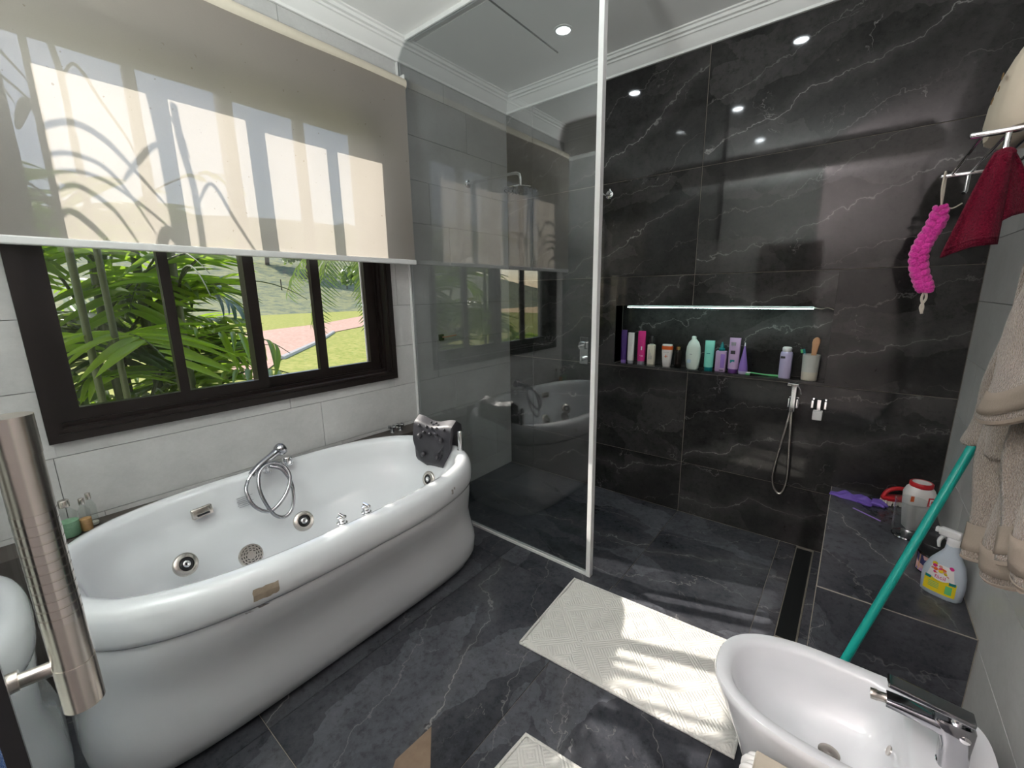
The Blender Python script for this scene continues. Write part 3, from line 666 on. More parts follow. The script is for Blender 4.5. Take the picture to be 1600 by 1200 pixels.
pts = [hl(0.158, -2.105, 0.622), hl(0.190, -2.128, 0.585), hl(0.225, -2.115, 0.520), hl(0.245, -2.060, 0.480), hl(0.240, -1.985, 0.530), hl(0.215, -1.945, 0.600), hl(0.180, -1.960, 0.655),
       hl(0.165, -2.010, 0.672), hl(0.175, -2.060, 0.645), hl(0.215, -2.080, 0.570), hl(0.250, -2.055, 0.470), hl(0.262, -2.010, 0.435), hl(0.255, -1.965, 0.470), hl(0.225, -1.945, 0.560),
       hl(0.190, -1.965, 0.635), hl(0.165, -2.005, 0.660), hl(0.135, -2.010, 0.664), hl(0.118, -2.006, 0.650)]
mk('hose', tube(spline(pts, 6), 0.0082, 10), 'dkchrome', hs, True)
# small printed warning lines on the inner tub wall
PMx = Matrix.Translation(Vector((0.130, -2.118, 0.515))-Vector((TCX, TCY, 0))) @ frame(Vector((0, 1, 0)), Vector((-0.27, 0, 0.96)), Vector((0.96, 0, 0.27)), (0, 0, 0))
pl_ = [xf(box(-0.034+(0.004 if k % 2 else 0), 0.034-0.009*(k % 3), -0.0009, 0.0009, 0.0, 0.0016), Matrix.Translation((0, 0.024-k*0.0085, 0.0))) for k in range(6)]
tag(mk('printed_warning', xf(join(*pl_), PMx), 'inkgrey', tub), kind='stuff')

# ------------------------------------------------------------------ bottles behind the tub
def small_bottle(label, x, y, r, h, hf, cmat, z=0.60):
    b = thing('bath_salt_bottle', label, 'bottle', (x, y, z), 0, 'small bottles behind the bathtub')
    mk('glass', lathe([(r*0.9, 0), (r, 0.004), (r, h*0.62), (r*0.45, h*0.76), (r*0.40, h*0.84)], 20), 'clear_bottle', b, True)
    mk('salts', lathe([(r*0.86, 0.003), (r*0.93, 0.006), (r*0.93, h*hf), (r*0.2, h*hf+0.002)], 18), cmat, b, True)
    mk('cap', lathe([(r*0.5, h*0.82), (r*0.5, h*0.99), (r*0.45, h), (0.001, h)], 18), 'steel', b, True)
    return b
MT['clear_bottle'] = thin_glass('clear_bottle', (0.93, 0.95, 0.94), 1.4)
MT['frost'] = thin_glass('tumbler_glass', (0.96, 0.97, 0.97), 1.5)
col('green_salt', (0.16, 0.30, 0.19), 0.7, var=0.3, nscale=120); col('tan_salt', (0.42, 0.24, 0.10), 0.7, var=0.3, nscale=120); col('white_salt', (0.45, 0.44, 0.40), 0.7)
small_bottle('small glass bottle of green bath salts behind the bathtub', 0.100, -2.672, 0.030, 0.140, 0.42, 'green_salt')
small_bottle('small glass bottle of amber bath salts behind the bathtub', 0.095, -2.628, 0.0175, 0.128, 0.38, 'tan_salt')
b3 = small_bottle('small clear bottle beside the amber bath salts', 0.060, -2.606, 0.016, 0.130, 0.10, 'white_salt')

# ------------------------------------------------------------------ glass door at the near side
gd = thing('door_1', 'clear glass door with a long steel pull handle', None, (0.9, -2.792, 0), 0, None, 'structure')
mk('pane', box(-0.895, 0.900, -0.004, 0.004, 0.01, 2.615), 'door_glass', gd)
mk('edge_seal', box(0.900, 0.909, -0.006, 0.004, 0.01, 2.615), 'black', gd)
HX = 1.780-0.9; HY = -2.7550+2.792
hd_ = mk('handle', join(mv(lathe([(0.0122, 1.158), (0.0122, 1.333)], 32), HX, HY, 0)), 'steel', gd, True)
for c0, c1 in ((1.118, 1.158), (1.333, 1.362)): mk('handle_cap', mv(lathe([(0.0126, c0), (0.0126, c1)], 48), HX, HY, 0), 'steel', hd_, True)
for z in (1.155, 1.320):
    mk('standoff', join(cyl((HX-0.012, 0.004, z), (HX-0.006, HY-0.006, z), 0.0058, 20), cyl((HX-0.013, 0.003, z), (HX-0.0125, 0.008, z), 0.0078, 20)), 'steel', hd_, True)
for i in range(12):
    z = 1.200 + i*0.0078
    mk('grip_band', xf(lathe([(0.0124, -0.0030), (0.0124, 0.0030)], 32, False, False), Matrix.Translation((HX, HY, z))), 'capsteel', hd_, True)

# ------------------------------------------------------------------ ceiling downlights
def downlight(x, y, label):
    d = thing('recessed_downlight', label, 'ceiling light', (x, y, H), 0, 'recessed ceiling downlights')
    mk('trim_ring', lathe([(0.052, 0), (0.052, -0.004), (0.046, -0.007), (0.040, -0.006), (0.038, 0.0)], 32, False, False), 'alu_white', d, True)
    mk('lens', lathe([(0.039, -0.0035), (0.026, -0.0045), (0.001, -0.005)], 28, False, False), 'lamp', d, True)
    l = bpy.data.lights.new('downlight', 'AREA'); l.shape = 'DISK'; l.size = 0.07; l.energy = LAMP_W; l.color = (0.90, 0.97, 1.0)
    lo = bpy.data.objects.new('lamp_light', l); link(lo, d); lo.location = (0, 0, -0.012)
LAMP_W = 0.7; FILL_W = 135.0
downlight(0.800, -0.48, 'round recessed ceiling light over the shower beside the hatch')
downlight(1.80, -0.47, 'round recessed ceiling light over the shower beside the bench')
downlight(1.31, -1.28, 'round recessed ceiling light outside the shower glass')
downlight(1.31, -2.22, 'round recessed ceiling light over the floor near the door')
hl_ = thing('added_fill_uplighter', 'added white uplighter giving soft fill from the room behind', 'fill light', (1.45, -3.42, 0))  # added light with no seen source, brightens the bathroom from behind
mk('base', lathe([(0.14, 0), (0.14, 0.015), (0.02, 0.03)], 28), 'alu_white', hl_, True)
mk('pole', cyl((0, 0, 0.02), (0, 0, 1.72), 0.012, 12), 'alu_white', hl_, True)
mk('bowl', lathe([(0.02, 1.70), (0.12, 1.74), (0.19, 1.82), (0.185, 1.82), (0.11, 1.75), (0.02, 1.715)], 32, False, False), 'alu_white', hl_, True)
l = bpy.data.lights.new('fill_uplight', 'AREA'); l.shape = 'DISK'; l.size = 0.32; l.energy = FILL_W; l.color = (1.0, 0.905, 0.935)
lo = bpy.data.objects.new('fill_uplight', l); link(lo, hl_); lo.location = (0, 0, 1.835); lo.rotation_euler = (math.pi, 0, 0)

# ------------------------------------------------------------------ shower fittings
sh = thing('rain_shower_head', 'round chrome rain shower head on a wall arm', 'shower head', (0, -0.444, 2.19))
mk('wall_flange', xf(lathe([(0.030, 0), (0.030, 0.006), (0.024, 0.012), (0.012, 0.016)], 24), rot_to((1, 0, 0))), 'chrome', sh, True)
mk('arm', tube(spline([(0.005, 0, 0), (0.2, 0, 0.0), (0.40, 0, -0.002), (0.452, 0, -0.010), (0.468, 0, -0.032), (0.470, 0, -0.085)], 5), 0.0095, 12), 'chrome', sh, True)
hd = mk('head', mv(lathe([(0.018, 0.0), (0.022, -0.012), (0.115, -0.022), (0.120, -0.026), (0.118, -0.031), (0.001, -0.032)], 40), 0.470, 0, -0.082), 'chrome', sh, True)
noz = []
for ring, k in ((0.03, 8), (0.055, 14), (0.08, 20), (0.103, 26)):
    for i in range(k):
        a = 2*math.pi*i/k + ring*20; noz.append(mv(lathe([(0.0032, 0), (0.002, -0.003)], 6), 0.470+ring*math.cos(a), ring*math.sin(a), -0.1135))
tag(mk('nozzle', join(*noz), 'black', hd), kind='stuff')
rh = thing('robe_hook', 'small chrome double robe hook high on the marble wall', 'hook', (0.868, 0, 2.063))
mk('rose', xf(lathe([(0.026, 0), (0.026, 0.006), (0.018, 0.010)], 24), rot_to((0, -1, 0))), 'chrome', rh, True)
for s in (-1, 1):
    mk('prong', tube(spline([(0, -0.008, 0), (s*0.012, -0.035, -0.006), (s*0.024, -0.050, 0.004), (s*0.028, -0.052, 0.024)], 5), [0.006]*16, 10), 'chrome', rh, True)
mv_ = thing('shower_mixer', 'rectangular chrome shower mixer on the marble behind the glass', 'mixer', (0.705, 0, 1.015))
mk('plate', bbox(-0.034, 0.034, -0.010, 0, -0.095, 0.105, 0.003), 'chrome', mv_)
mk('lever', join(bbox(-0.024, 0.024, -0.045, -0.010, 0.02, 0.07, 0.004), bbox(-0.006, 0.006, -0.085, -0.045, 0.038, 0.052, 0.003)), 'chrome', mv_)
mk('diverter_knob', xf(lathe([(0.017, 0), (0.017, 0.03), (0.012, 0.033)], 18), Matrix.Translation((0, -0.01, -0.05)) @ rot_to((0, -1, 0))), 'chrome', mv_, True)
rz = thing('razor', 'pink handled razor on a dark wall hook behind the glass', 'razor', (0.0, -0.76, 1.147))
mk('hook', bbox(0, 0.018, -0.02, 0.018, -0.022, 0.022, 0.003), 'black', rz)
mk('handle', tube(spline([(0.018, 0.0, 0.002), (0.03, 0.05, 0.004), (0.03, 0.12, 0.008)], 4), 0.005, 8), col('pale_pink', (0.55, 0.25, 0.20), 0.4), rz, True)

hb = thing('bidet_spray', 'chrome hand bidet spray with looped hose on marble wall', 'bidet spray', (2.018, 0, 0.83))
mk('holder', join(bbox(-0.022, 0.026, -0.014, 0, -0.030, 0.030, 0.003), bbox(-0.022, -0.014, -0.05, -0.012, -0.026, 0.026, 0.002), bbox(0.016, 0.024, -0.05, -0.012, -0.026, 0.026, 0.002)), 'chrome', hb)
mk('handle', bbox(-0.012, 0.014, -0.062, -0.036, -0.045, 0.100, 0.004), 'chrome', hb)
mk('head', bbox(-0.032, 0.020, -0.066, -0.030, 0.096, 0.112, 0.003), 'chrome', hb)
mk('trigger', tube([(0.016, -0.05, 0.10), (0.028, -0.052, 0.08), (0.034, -0.052, 0.055)], 0.0035, 8), 'chrome', hb, True)
hose = spline([(0.0, -0.05, -0.045), (0.004, -0.05, -0.13), (0.012, -0.045, -0.28), (0.018, -0.04, -0.44), (0.004, -0.04, -0.525), (-0.022, -0.04, -0.535), (-0.048, -0.04, -0.48), (-0.050, -0.04, -0.40), (-0.030, -0.04, -0.24), (-0.012, -0.035, -0.10), (-0.004, -0.02, -0.03), (0, -0.008, -0.015)], 5)
mk('hose', tube(hose, 0.0072, 9), 'steel', hb, True)
vv_ = thing('angle_valve', 'square chrome angle valve beside the bidet spray', 'valve', (2.135, 0, 0.835))
mk('plate', bbox(-0.032, 0.032, -0.006, 0, -0.02, 0.03, 0.002), 'chrome', vv_)
mk('body', join(bbox(-0.034, -0.022, -0.05, -0.006, -0.018, 0.024, 0.002), bbox(0.022, 0.034, -0.05, -0.006, -0.018, 0.024, 0.002), bbox(-0.010, 0.010, -0.045, -0.006, -0.03, 0.03, 0.003)), 'chrome', vv_)
mk('outlet', bbox(-0.022, 0.020, -0.060, -0.02, -0.078, -0.030, 0.003), 'alu_white', vv_)
mk('recess', bbox(-0.022, 0.022, -0.012, -0.006, -0.03, 0.03, 0.001), 'black', vv_)

# LED strip in the niche
led = thing('led_strip', 'glowing cool white strip under the niche top', 'led strip', (1.537, 0.016, NZ1-0.001))
mk('diffuser', box(-0.515, 0.515, -0.005, 0.005, -0.0125, -0.001), 'led', led)
mk('channel', join(box(-0.517, 0.517, -0.009, -0.005, -0.009, 0), box(-0.517, 0.517, 0.005, 0.009, -0.009, 0)), 'alu_white', led)
mk('wire', tube(spline([(0.515, 0, -0.004), (0.55, 0.002, -0.010), (0.575, 0.004, -0.004), (0.602, 0.01, -0.014)], 5), 0.002, 6), 'cord', led, True)

# ------------------------------------------------------------------ toiletries in the niche
col('violet', (0.045, 0.012, 0.12), 0.35); col('offwhite', (0.62, 0.60, 0.58), 0.4); col('hotpink', (0.52, 0.02, 0.18), 0.35); col('cream', (0.60, 0.56, 0.46), 0.45)
col('orange', (0.62, 0.10, 0.01), 0.4); col('gold', (0.75, 0.52, 0.22), 0.25, metal=1.0); col('darkamber', (0.012, 0.008, 0.006), 0.15); col('palegreen', (0.52, 0.60, 0.54), 0.4)
col('mint', (0.16, 0.52, 0.42), 0.4); col('tealdark', (0.0, 0.16, 0.17), 0.35); col('lilac', (0.40, 0.28, 0.45), 0.4); col('lavender', (0.44, 0.40, 0.58), 0.4); col('iris', (0.24, 0.14, 0.45), 0.4)
col('plum', (0.10, 0.03, 0.18), 0.4); col('capwhite', (0.66, 0.66, 0.66), 0.35); col('wood', (0.46, 0.25, 0.13), 0.6); col('lime', (0.10, 0.42, 0.16), 0.4); col('paleblue', (0.35, 0.48, 0.58), 0.4)
col('red', (0.42, 0.015, 0.02), 0.35); col('yellow', (0.62, 0.48, 0.01), 0.5); col('skyplastic', (0.42, 0.48, 0.54), 0.35); col('gloveviolet', (0.13, 0.07, 0.36), 0.55, bump=0.4, nscale=60); col('bristle', (0.62, 0.58, 0.52), 0.9)
col('beige_panel', (0.42, 0.37, 0.30), 0.5); col('wrap', (0.70, 0.69, 0.67), 0.5)
GR = 'toiletries on the niche shelf'
def item(name, label, x, y=0.058, rz=0.0): return thing(name, label, 'bottle' if 'bottle' in name else ('tube' if 'tube' in name else 'jar'), (x, y, NZ0), rz, GR)
def tubeprof(w, d, h, z0, wtop, n=24):     # squeeze tube standing on its cap: oval at the bottom, flat crimp at the top
    rings = []
    for i in range(9):
        t = i/8; rings.append([Vector((p.x, p.y, z0+(h-z0)*t)) for p in sel(w*(1-t)+wtop*t, d*(1-t)**0.7+0.0015, 2.2+t*1.5, n)])
    return loft(rings)
def squeeze(label, x, w, d, h, mat, capmat, caph, captop=None, rz=0.0, mark=None):
    t = item('squeeze_tube', label, x, rz=rz)
    mk('cap', lathe([(w*0.86, 0), (w*0.9, 0.002), (w*0.9, caph)], 22), capmat, t, True)
    mk('body', tubeprof(w, d, h, caph, w*1.02), mat, t, True)
    return t
t = squeeze('dark violet squeeze tube at the niche end beside the white tube', 0.985, 0.020, 0.018, 0.228, 'violet', 'iris', 0.022, rz=0.3)
t = squeeze('white squeeze tube with dark label between violet and pink tubes', 1.036, 0.023, 0.018, 0.212, 'offwhite', 'inkgrey', 0.020, rz=-0.15)
mk('label', xf(grid(lambda u, v: Vector((-0.002+0.016*u, -0.0126+0.009*v, 0.075+v*0.072)), 2, 4), Matrix.Identity(4)), 'plum', t)
t = squeeze('hot pink squeeze tube standing on a grey cap', 1.112, 0.027, 0.020, 0.226, 'hotpink', 'inkgrey', 0.022, rz=-0.1)
lettering('lettering', 'sos', 0.020, 'capwhite', t, (0.010, -0.0185, 0.060)); mk('label_mark', mv(box(0.004, 0.012, -0.0126, -0.017, 0.098, 0.122), 0, 0, 0), 'capwhite', t)
t = item('pump_bottle', 'cream square bottle with a black flip cap', 1.182)
mk('body', bbox(-0.024, 0.024, -0.016, 0.016, 0, 0.138, 0.005, 3), 'cream', t, True)
mk('neck', mv(lathe([(0.013, 0), (0.013, 0.010)], 16), 0, 0, 0.138), 'palegreen', t, True)
mk('cap', mv(join(lathe([(0.016, 0.008), (0.016, 0.034), (0.012, 0.046), (0.010, 0.056), (0.001, 0.057)], 20)), 0, 0, 0.138), 'black', t, True)
for k in range(3): mk('print_line', box(-0.012+k*0.008, -0.009+k*0.008, -0.0168, -0.016, 0.04, 0.105-k*0.02), 'inkgrey', t)
t = item('shampoo_bottle', 'tapered white bottle with orange and white flip top', 1.288)
mk('body', loft([sel(a, b, 2.6, 28, 0, 0, z) for z, a, b in ((0, .022, .016), (.004, .025, .018), (.05, .030, .020), (.095, .034, .022), (.108, .034, .022), (.113, .032, .021))]), 'offwhite', t, True)
mk('cap_band', loft([sel(.0355, .0235, 2.6, 28, 0, 0, z) for z in (.113, .136)]), 'orange', t, True)
mk('cap_top', loft([sel(a, b, 2.6, 28, 0, 0, z) for z, a, b in ((.136, .033, .022), (.146, .032, .021), (.147, .02, .012))]), 'offwhite', t, True)
mk('emblem', join(mv(box(-0.012, 0.012, -0.0222, -0.021, 0.068, 0.071), 0, 0, 0), box(-0.003, 0.001, -0.0222, -0.021, 0.060, 0.080)), 'orange', t)
lettering('lettering', 'KERASTASE', 0.0075, 'inkgrey', t, (0, -0.0228, 0.096)); lettering('lettering', 'BAIN', 0.009, 'inkgrey', t, (0, -0.0126, 0.045))
t = item('serum_bottle', 'small black bottle with a gold lid', 1.362, 0.05)
mk('body', lathe([(0.018, 0), (0.022, 0.004), (0.022, 0.105), (0.018, 0.116)], 24), 'darkamber', t, True)
mk('lid', lathe([(0.0126, 0.116), (0.0126, 0.136), (0.018, 0.138), (0.001, 0.138)], 24), 'gold', t, True)
t = item('lotion_bottle', 'large pale oval lotion bottle with a snap cap', 1.453)
mk('body', loft([sel(a, b, 2.3, 32, 0, 0, z) for z, a, b in ((0, .030, .020), (.006, .036, .024), (.05, .043, .026), (.10, .045, .027), (.14, .041, .025), (.17, .030, .020), (.186, .017, .013), (.190, .014, .011))]), 'palegreen', t, True)
mk('cap', loft([sel(a, b, 2.2, 24, -0.002, 0, z) for z, a, b in ((.189, .014, .012), (.205, .013, .011), (.209, .008, .007))]), 'palegreen', t, True)
mk('print_block', box(-0.028, -0.006, -0.0262, -0.0255, 0.040, 0.062), 'paleblue', t); mk('print_line', box(-0.014, 0.0, -0.0275, -0.0265, 0.094, 0.098), 'inkgrey', t)
t = squeeze('mint green squeeze tube with a dark teal cap', 1.548, 0.027, 0.020, 0.186, 'mint', 'tealdark', 0.022, rz=0.12)
for k in range(3): mk('print_line', mv(box(-0.014, 0.006-k*0.004, -0.0155+k*0.001, -0.0145+k*0.001, 0.105-k*0.02, 0.109-k*0.02), 0, 0, 0), 'tealdark', t)
t = item('dropper_bottle', 'lilac square bottle with a teal cone nozzle', 1.618)
mk('body', bbox(-0.030, 0.030, -0.018, 0.018, 0, 0.128, 0.006, 3), 'lilac', t, True)
mk('nozzle', mv(lathe([(0.017, 0), (0.017, 0.014), (0.011, 0.018), (0.010, 0.030), (0.004, 0.052), (0.001, 0.053)], 20), 0, 0, 0.128), 'tealdark', t, True)
mk('label', box(0.0, 0.024, -0.0188, -0.018, 0.025, 0.11), 'iris', t); mk('print_line', box(-0.004, 0.02, -0.0188, -0.018, 0.008, 0.013), 'ink', t)
t = squeeze('tall lilac printed tube with violet cap beside the teal nozzle bottle', 1.688, 0.030, 0.022, 0.210, 'lilac', 'plum', 0.024)
for k, (m_, z) in enumerate((('inkgrey', 0.165), ('ink', 0.115), ('tealdark', 0.060))):
    mk('print_block', box(-0.016, 0.008, -0.0215+k*0.001-0.003*(z > 0.1), -0.0185, z, z+0.020), m_, t)
t = item('drop_bottle', 'purple drop shaped bottle tapering to a fine tip', 1.743, 0.05)
mk('body', lathe([(0.020, 0.0), (0.024, 0.006), (0.025, 0.025), (0.022, 0.055), (0.015, 0.095), (0.008, 0.135), (0.004, 0.165)], 22), 'iris', t, True)
mk('tip', lathe([(0.004, 0.164), (0.003, 0.182), (0.001, 0.186)], 12), 'capwhite', t, True)
mk('base', lathe([(0.021, -0.0), (0.0245, 0.004), (0.0255, 0.018)], 22, True, False), 'lavender', t, True)
t = thing('toothbrush', 'green toothbrush lying flat on the niche shelf', 'toothbrush', (1.845, 0.045, NZ0), 0.05, GR)
mk('handle', tube(spline([(-0.06, 0, 0.012), (-0.02, 0, 0.009), (0.03, 0, 0.006), (0.085, 0, 0.006)], 5), [0.004]*11+[0.006]*5, 8), 'lime', t, True)
mk('head', bbox(-0.088, -0.058, -0.006, 0.006, 0.008, 0.015, 0.003), 'capwhite', t)
mk('bristles', bbox(-0.086, -0.062, -0.005, 0.005, 0.0, 0.008, 0.001), 'lime', t)
t = item('deodorant_bottle', 'lavender deodorant can with white cap beside the tumbler', 1.955, 0.05)
mk('body', lathe([(0.028, 0), (0.030, 0.004), (0.030, 0.135), (0.027, 0.146), (0.024, 0.148)], 26), 'lavender', t, True)
mk('cap', lathe([(0.020, 0.148), (0.023, 0.152), (0.023, 0.168), (0.019, 0.174), (0.001, 0.175)], 24), 'capwhite', t, True)
mk('label', join(bbox(-0.024, -0.002, -0.0305, -0.022, 0.112, 0.124, 0.001)), 'ink', t)
t = thing('tumbler', 'frosted bathroom tumbler at the end of the niche', 'cup', (2.070, 0.050, NZ0), 0, None)
col('frosted', (0.50, 0.51, 0.47), 0.45, trans=0.15)
mk('wall', lathe([(0.038, 0.046), (0.041, 0.140), (0.039, 0.1405), (0.036, 0.048)], 30, False, False), 'frosted', t, True)
mk('base', lathe([(0.034, 0), (0.037, 0.003), (0.038, 0.046), (0.03, 0.048), (0.001, 0.048)], 30), 'cream', t, True)
t = thing('toothbrush', 'blue and green toothbrush standing in the frosted tumbler', 'toothbrush', (2.058, 0.045, NZ0+0.048), 0, None)
mk('handle', tube([(0, 0, 0.002), (-0.020, -0.004, 0.098)], 0.004, 8), 'paleblue', t, True)
mk('head', xf(bbox(-0.006, 0.006, -0.004, 0.004, 0, 0.026, 0.003), Matrix.Translation((-0.020, -0.004, 0.096)) @ Matrix.Rotation(R(-14), 4, 'Y')), 'tealdark', t)
mk('bristles', xf(bbox(-0.016, -0.006, -0.004, 0.004, 0.006, 0.025, 0.001), Matrix.Translation((-0.020, -0.004, 0.096)) @ Matrix.Rotation(R(-14), 4, 'Y')), 'lime', t)
t = thing('wooden_brush', 'brush with a round ended wooden handle standing in the tumbler', 'brush', (2.072, 0.055, NZ0+0.050), 0, None)
mk('handle', loft([[Vector((p.x+0.008*z/0.12, p.y, z)) for p in sel(a, 0.004, 2.2, 16)] for z, a in ((0.0, .010), (.06, .011), (.10, .012), (.135, .015), (.155, .018), (.172, .016), (.181, .009), (.184, .003))]), 'wood', t, True)

# ------------------------------------------------------------------ things on the bench
BZ = 0.39
t = thing('rubber_glove', 'crumpled purple rubber glove lying on the bench', 'glove', (2.335, -0.115, BZ), R(-6))
def glv(u, v):
    x = -0.10+0.20*u; y = -0.04+0.08*v
    e = max(0, 1-abs(2*u-1)**3)*max(0, 1-abs(2*v-1)**2.4)
    return Vector((x, y*(0.55+0.45*math.sin(u*3.0)), 0.003+e*(0.018+0.009*math.sin(u*17+v*4)+0.006*math.sin(v*14-u*6))))
g = mk('palm', grid(glv, 30, 14), 'gloveviolet', t, True, fix=False); solid(g, 0.003, -1)
for k, (y, ln) in enumerate(((-0.026, 0.05), (-0.008, 0.062), (0.010, 0.055), (0.026, 0.040))):
    mk('finger', tube(spline([(0.07, y*0.8, 0.010), (0.07+ln*0.6, y+0.004, 0.012), (0.07+ln, y*1.2-0.004, 0.008)], 4), [0.009]*7+[0.007, 0.004], 8), 'gloveviolet', t, True)
mk('thumb', tube(spline([(0.02, -0.035, 0.010), (0.05, -0.055, 0.010), (0.075, -0.052, 0.007)], 4), [0.009]*7+[0.007, 0.004], 8), 'gloveviolet', t, True)
t = thing('nail_file', 'thin violet stick lying on the bench before the glove', 'stick', (2.382, -0.275, BZ), R(-38))
mk('blade', bbox(-0.062, 0.062, -0.004, 0.004, 0.0, 0.003, 0.001), 'iris', t)
mk('rounded_end', mv(lathe([(0.004, 0), (0.004, 0.003)], 12), 0.062, 0, 0), 'iris', t)
t = thing('scrub_brush', 'red handled scrub brush leaning in the bench corner', 'brush', (2.50, -0.075, BZ+0.004), R(25))
mk('handle', tube(spline([(-0.062, 0, 0.036), (-0.045, 0, 0.070), (0.0, 0, 0.085), (0.045, 0, 0.070), (0.062, 0, 0.036)], 5), 0.010, 10), 'red', t, True)
mk('block', loft([sel(a, b, 2.6, 28, 0, 0, z) for z, a, b in ((0.024, .066, .026), (0.028, .070, .029), (0.038, .070, .029), (0.042, .064, .024))]), 'red', t, True)
br = []
rr = random.Random(5)
for i in range(11):
    for j in range(4):
        x, y = -0.055+i*0.011, -0.018+j*0.012; br.append(mv(tube([(0, 0, 0.026), (rr.uniform(-.004, .004)+x*0.1, rr.uniform(-.004, .004)+y*0.15, 0.0)], [0.0042, 0.0048], 5), x, y, 0))
tag(mk('bristles', join(*br), 'bristle', t), kind='stuff')
t = thing('powder_bottle', 'white cleaning powder bottle with a red lid', 'bottle', (2.545, -0.30, BZ), R(20))
mk('body', loft([sel(a, b, e, 32, 0, 0, z) for z, a, b, e in ((0, .034, .030, 4), (.004, .037, .033, 4), (.06, .043, .036, 4), (.12, .049, .040, 4), (.165, .052, .042, 3.5), (.19, .044, .038, 3), (.20, .038, .036, 2.2))]), 'offwhite', t, True)
mk('lid', lathe([(0.038, 0.198), (0.040, 0.202), (0.040, 0.216), (0.037, 0.219), (0.033, 0.219), (0.032, 0.216), (0.001, 0.216)], 28), 'red', t, True)
mk('lid_top', lathe([(0.0315, 0.2165), (0.0315, 0.218), (0.001, 0.218)], 24), 'offwhite', t, True)
mk('label', mv(box(0.012, 0.046, -0.0425, -0.0405, 0.125, 0.165), 0, 0.0, 0), 'red', t); mk('label_inset', box(0.017, 0.041, -0.0432, -0.0424, 0.131, 0.159), 'capwhite', t)
mk('label_mark', box(0.022, 0.036, -0.0438, -0.0431, 0.137, 0.153), 'red', t); mk('stripe', box(-0.048, -0.036, -0.041, -0.0395, 0.14, 0.165), 'orange', t)
t = thing('glass_vase', 'clear cylindrical glass vase standing before the powder bottle', 'vase', (2.515, -0.41, BZ))
mk('wall', lathe([(0.048, 0.014), (0.052, 0.03), (0.056, 0.165), (0.0535, 0.1655), (0.0495, 0.03), (0.046, 0.018)], 32, False, False), 'frost', t, True)
mk('foot', lathe([(0.046, 0), (0.049, 0.004), (0.048, 0.014), (0.044, 0.016), (0.001, 0.014)], 32), 'frost', t, True)
mk('rim', lathe([(0.0565, 0.163), (0.058, 0.166), (0.0555, 0.169), (0.053, 0.166)], 32, False, False), 'clear_bottle', t, True)
mk('base_ring', lathe([(0.0485, 0.003), (0.051, 0.007), (0.049, 0.012)], 32, False, False), 'dkchrome', t, True)
t = thing('cream_jar', 'black lidded jar with a printed picture label', 'jar', (2.574, -0.665, BZ), R(18))
mk('body', lathe([(0.046, 0), (0.050, 0.004), (0.050, 0.078), (0.044, 0.084)], 32), 'darkamber', t, True)
mk('lid', lathe([(0.052, 0.084), (0.053, 0.088), (0.053, 0.118), (0.050, 0.122), (0.001, 0.122)], 36), 'black', t, True)
def labelmat():
    t_ = NT('jar_picture_label'); tc = t_.n('ShaderNodeTexCoord'); vo = t_.n('ShaderNodeTexVoronoi'); t_.l(tc.outputs['Object'], vo.inputs['Vector']); vo.inputs['Scale'].default_value = 42
    sp = t_.n('ShaderNodeSeparateColor'); t_.l(vo.outputs['Color'], sp.inputs[0])
    c = t_.ramp(sp.outputs[0], [(0.0, (0.03, 0.03, 0.10)), (0.3, (0.12, 0.12, 0.30)), (0.5, (0.50, 0.30, 0.28)), (0.7, (0.36, 0.22, 0.42)), (0.9, (0.55, 0.42, 0.30))], 'CONSTANT')
    return t_.done(t_.bsdf(c, 0.4))
MT['jarlabel'] = labelmat()
mk('label', loft([[Vector((0.0506*math.cos(a), 0.0506*math.sin(a), z)) for a in [R(175+k*10) for k in range(17)]] for z in (0.008, 0.072)], False, False, False), 'jarlabel', t, True)
mk('label_trim', loft([[Vector((0.0509*math.cos(a), 0.0509*math.sin(a), z)) for a in [R(190+k*2) for k in range(4)]] for z in (0.008, 0.072)], False, False, False), 'wood', t, True)
t = thing('spray_bottle', 'pale blue trigger spray bottle with yellow flowered label', 'bottle', (2.580, -0.815, BZ), R(-24))
mk('body', loft([sel(a, b, 2.6, 36, dx, 0, z) for z, a, b, dx in ((0, .048, .026, 0), (.005, .053, .030, 0), (.05, .056, .032, 0), (.09, .054, .031, 0), (.125, .044, .028, .002), (.155, .028, .022, .004), (.175, .019, .018, .006), (.195, .017, .017, .006))]), 'skyplastic', t, True)
tr = mk('trigger_head', mv(join(lathe([(0.018, 0), (0.018, 0.022), (0.014, 0.026)], 20), bbox(-0.040, 0.016, -0.012, 0.012, 0.024, 0.052, 0.006, 3), bbox(-0.050, -0.038, -0.008, 0.008, 0.030, 0.048, 0.003)), 0.006, 0, 0.193), 'capwhite', t, True)
mk('trigger', tube(spline([(-0.020, 0, 0.218), (-0.030, 0, 0.195), (-0.028, 0, 0.170)], 4), [0.006]*6+[0.005, 0.005, 0.004], 8), 'capwhite', tr, True)
def lab(u, v, z0=0.018, z1=0.118, w=0.041, o=0.0):
    x = -w+2*w*u; z = z0+(z1-z0)*v; a = 0.055 if z < 0.09 else 0.055-(z-0.09)*0.30; b = 0.0312 if z < 0.09 else 0.0312-(z-0.09)*0.10
    return Vector((x, -(b*(1-min(0.98, abs(x)/a)**2.6)**(1/2.6))-0.0012-o, z))
mk('label', grid(lambda u, v: lab(u, v, 0.018, 0.070), 12, 6), 'yellow', t, True)
mk('label_top', grid(lambda u, v: lab(u, v, 0.070, 0.122, 0.036-0.010*v), 12, 6), 'offwhite', t, True)
rr = random.Random(11)
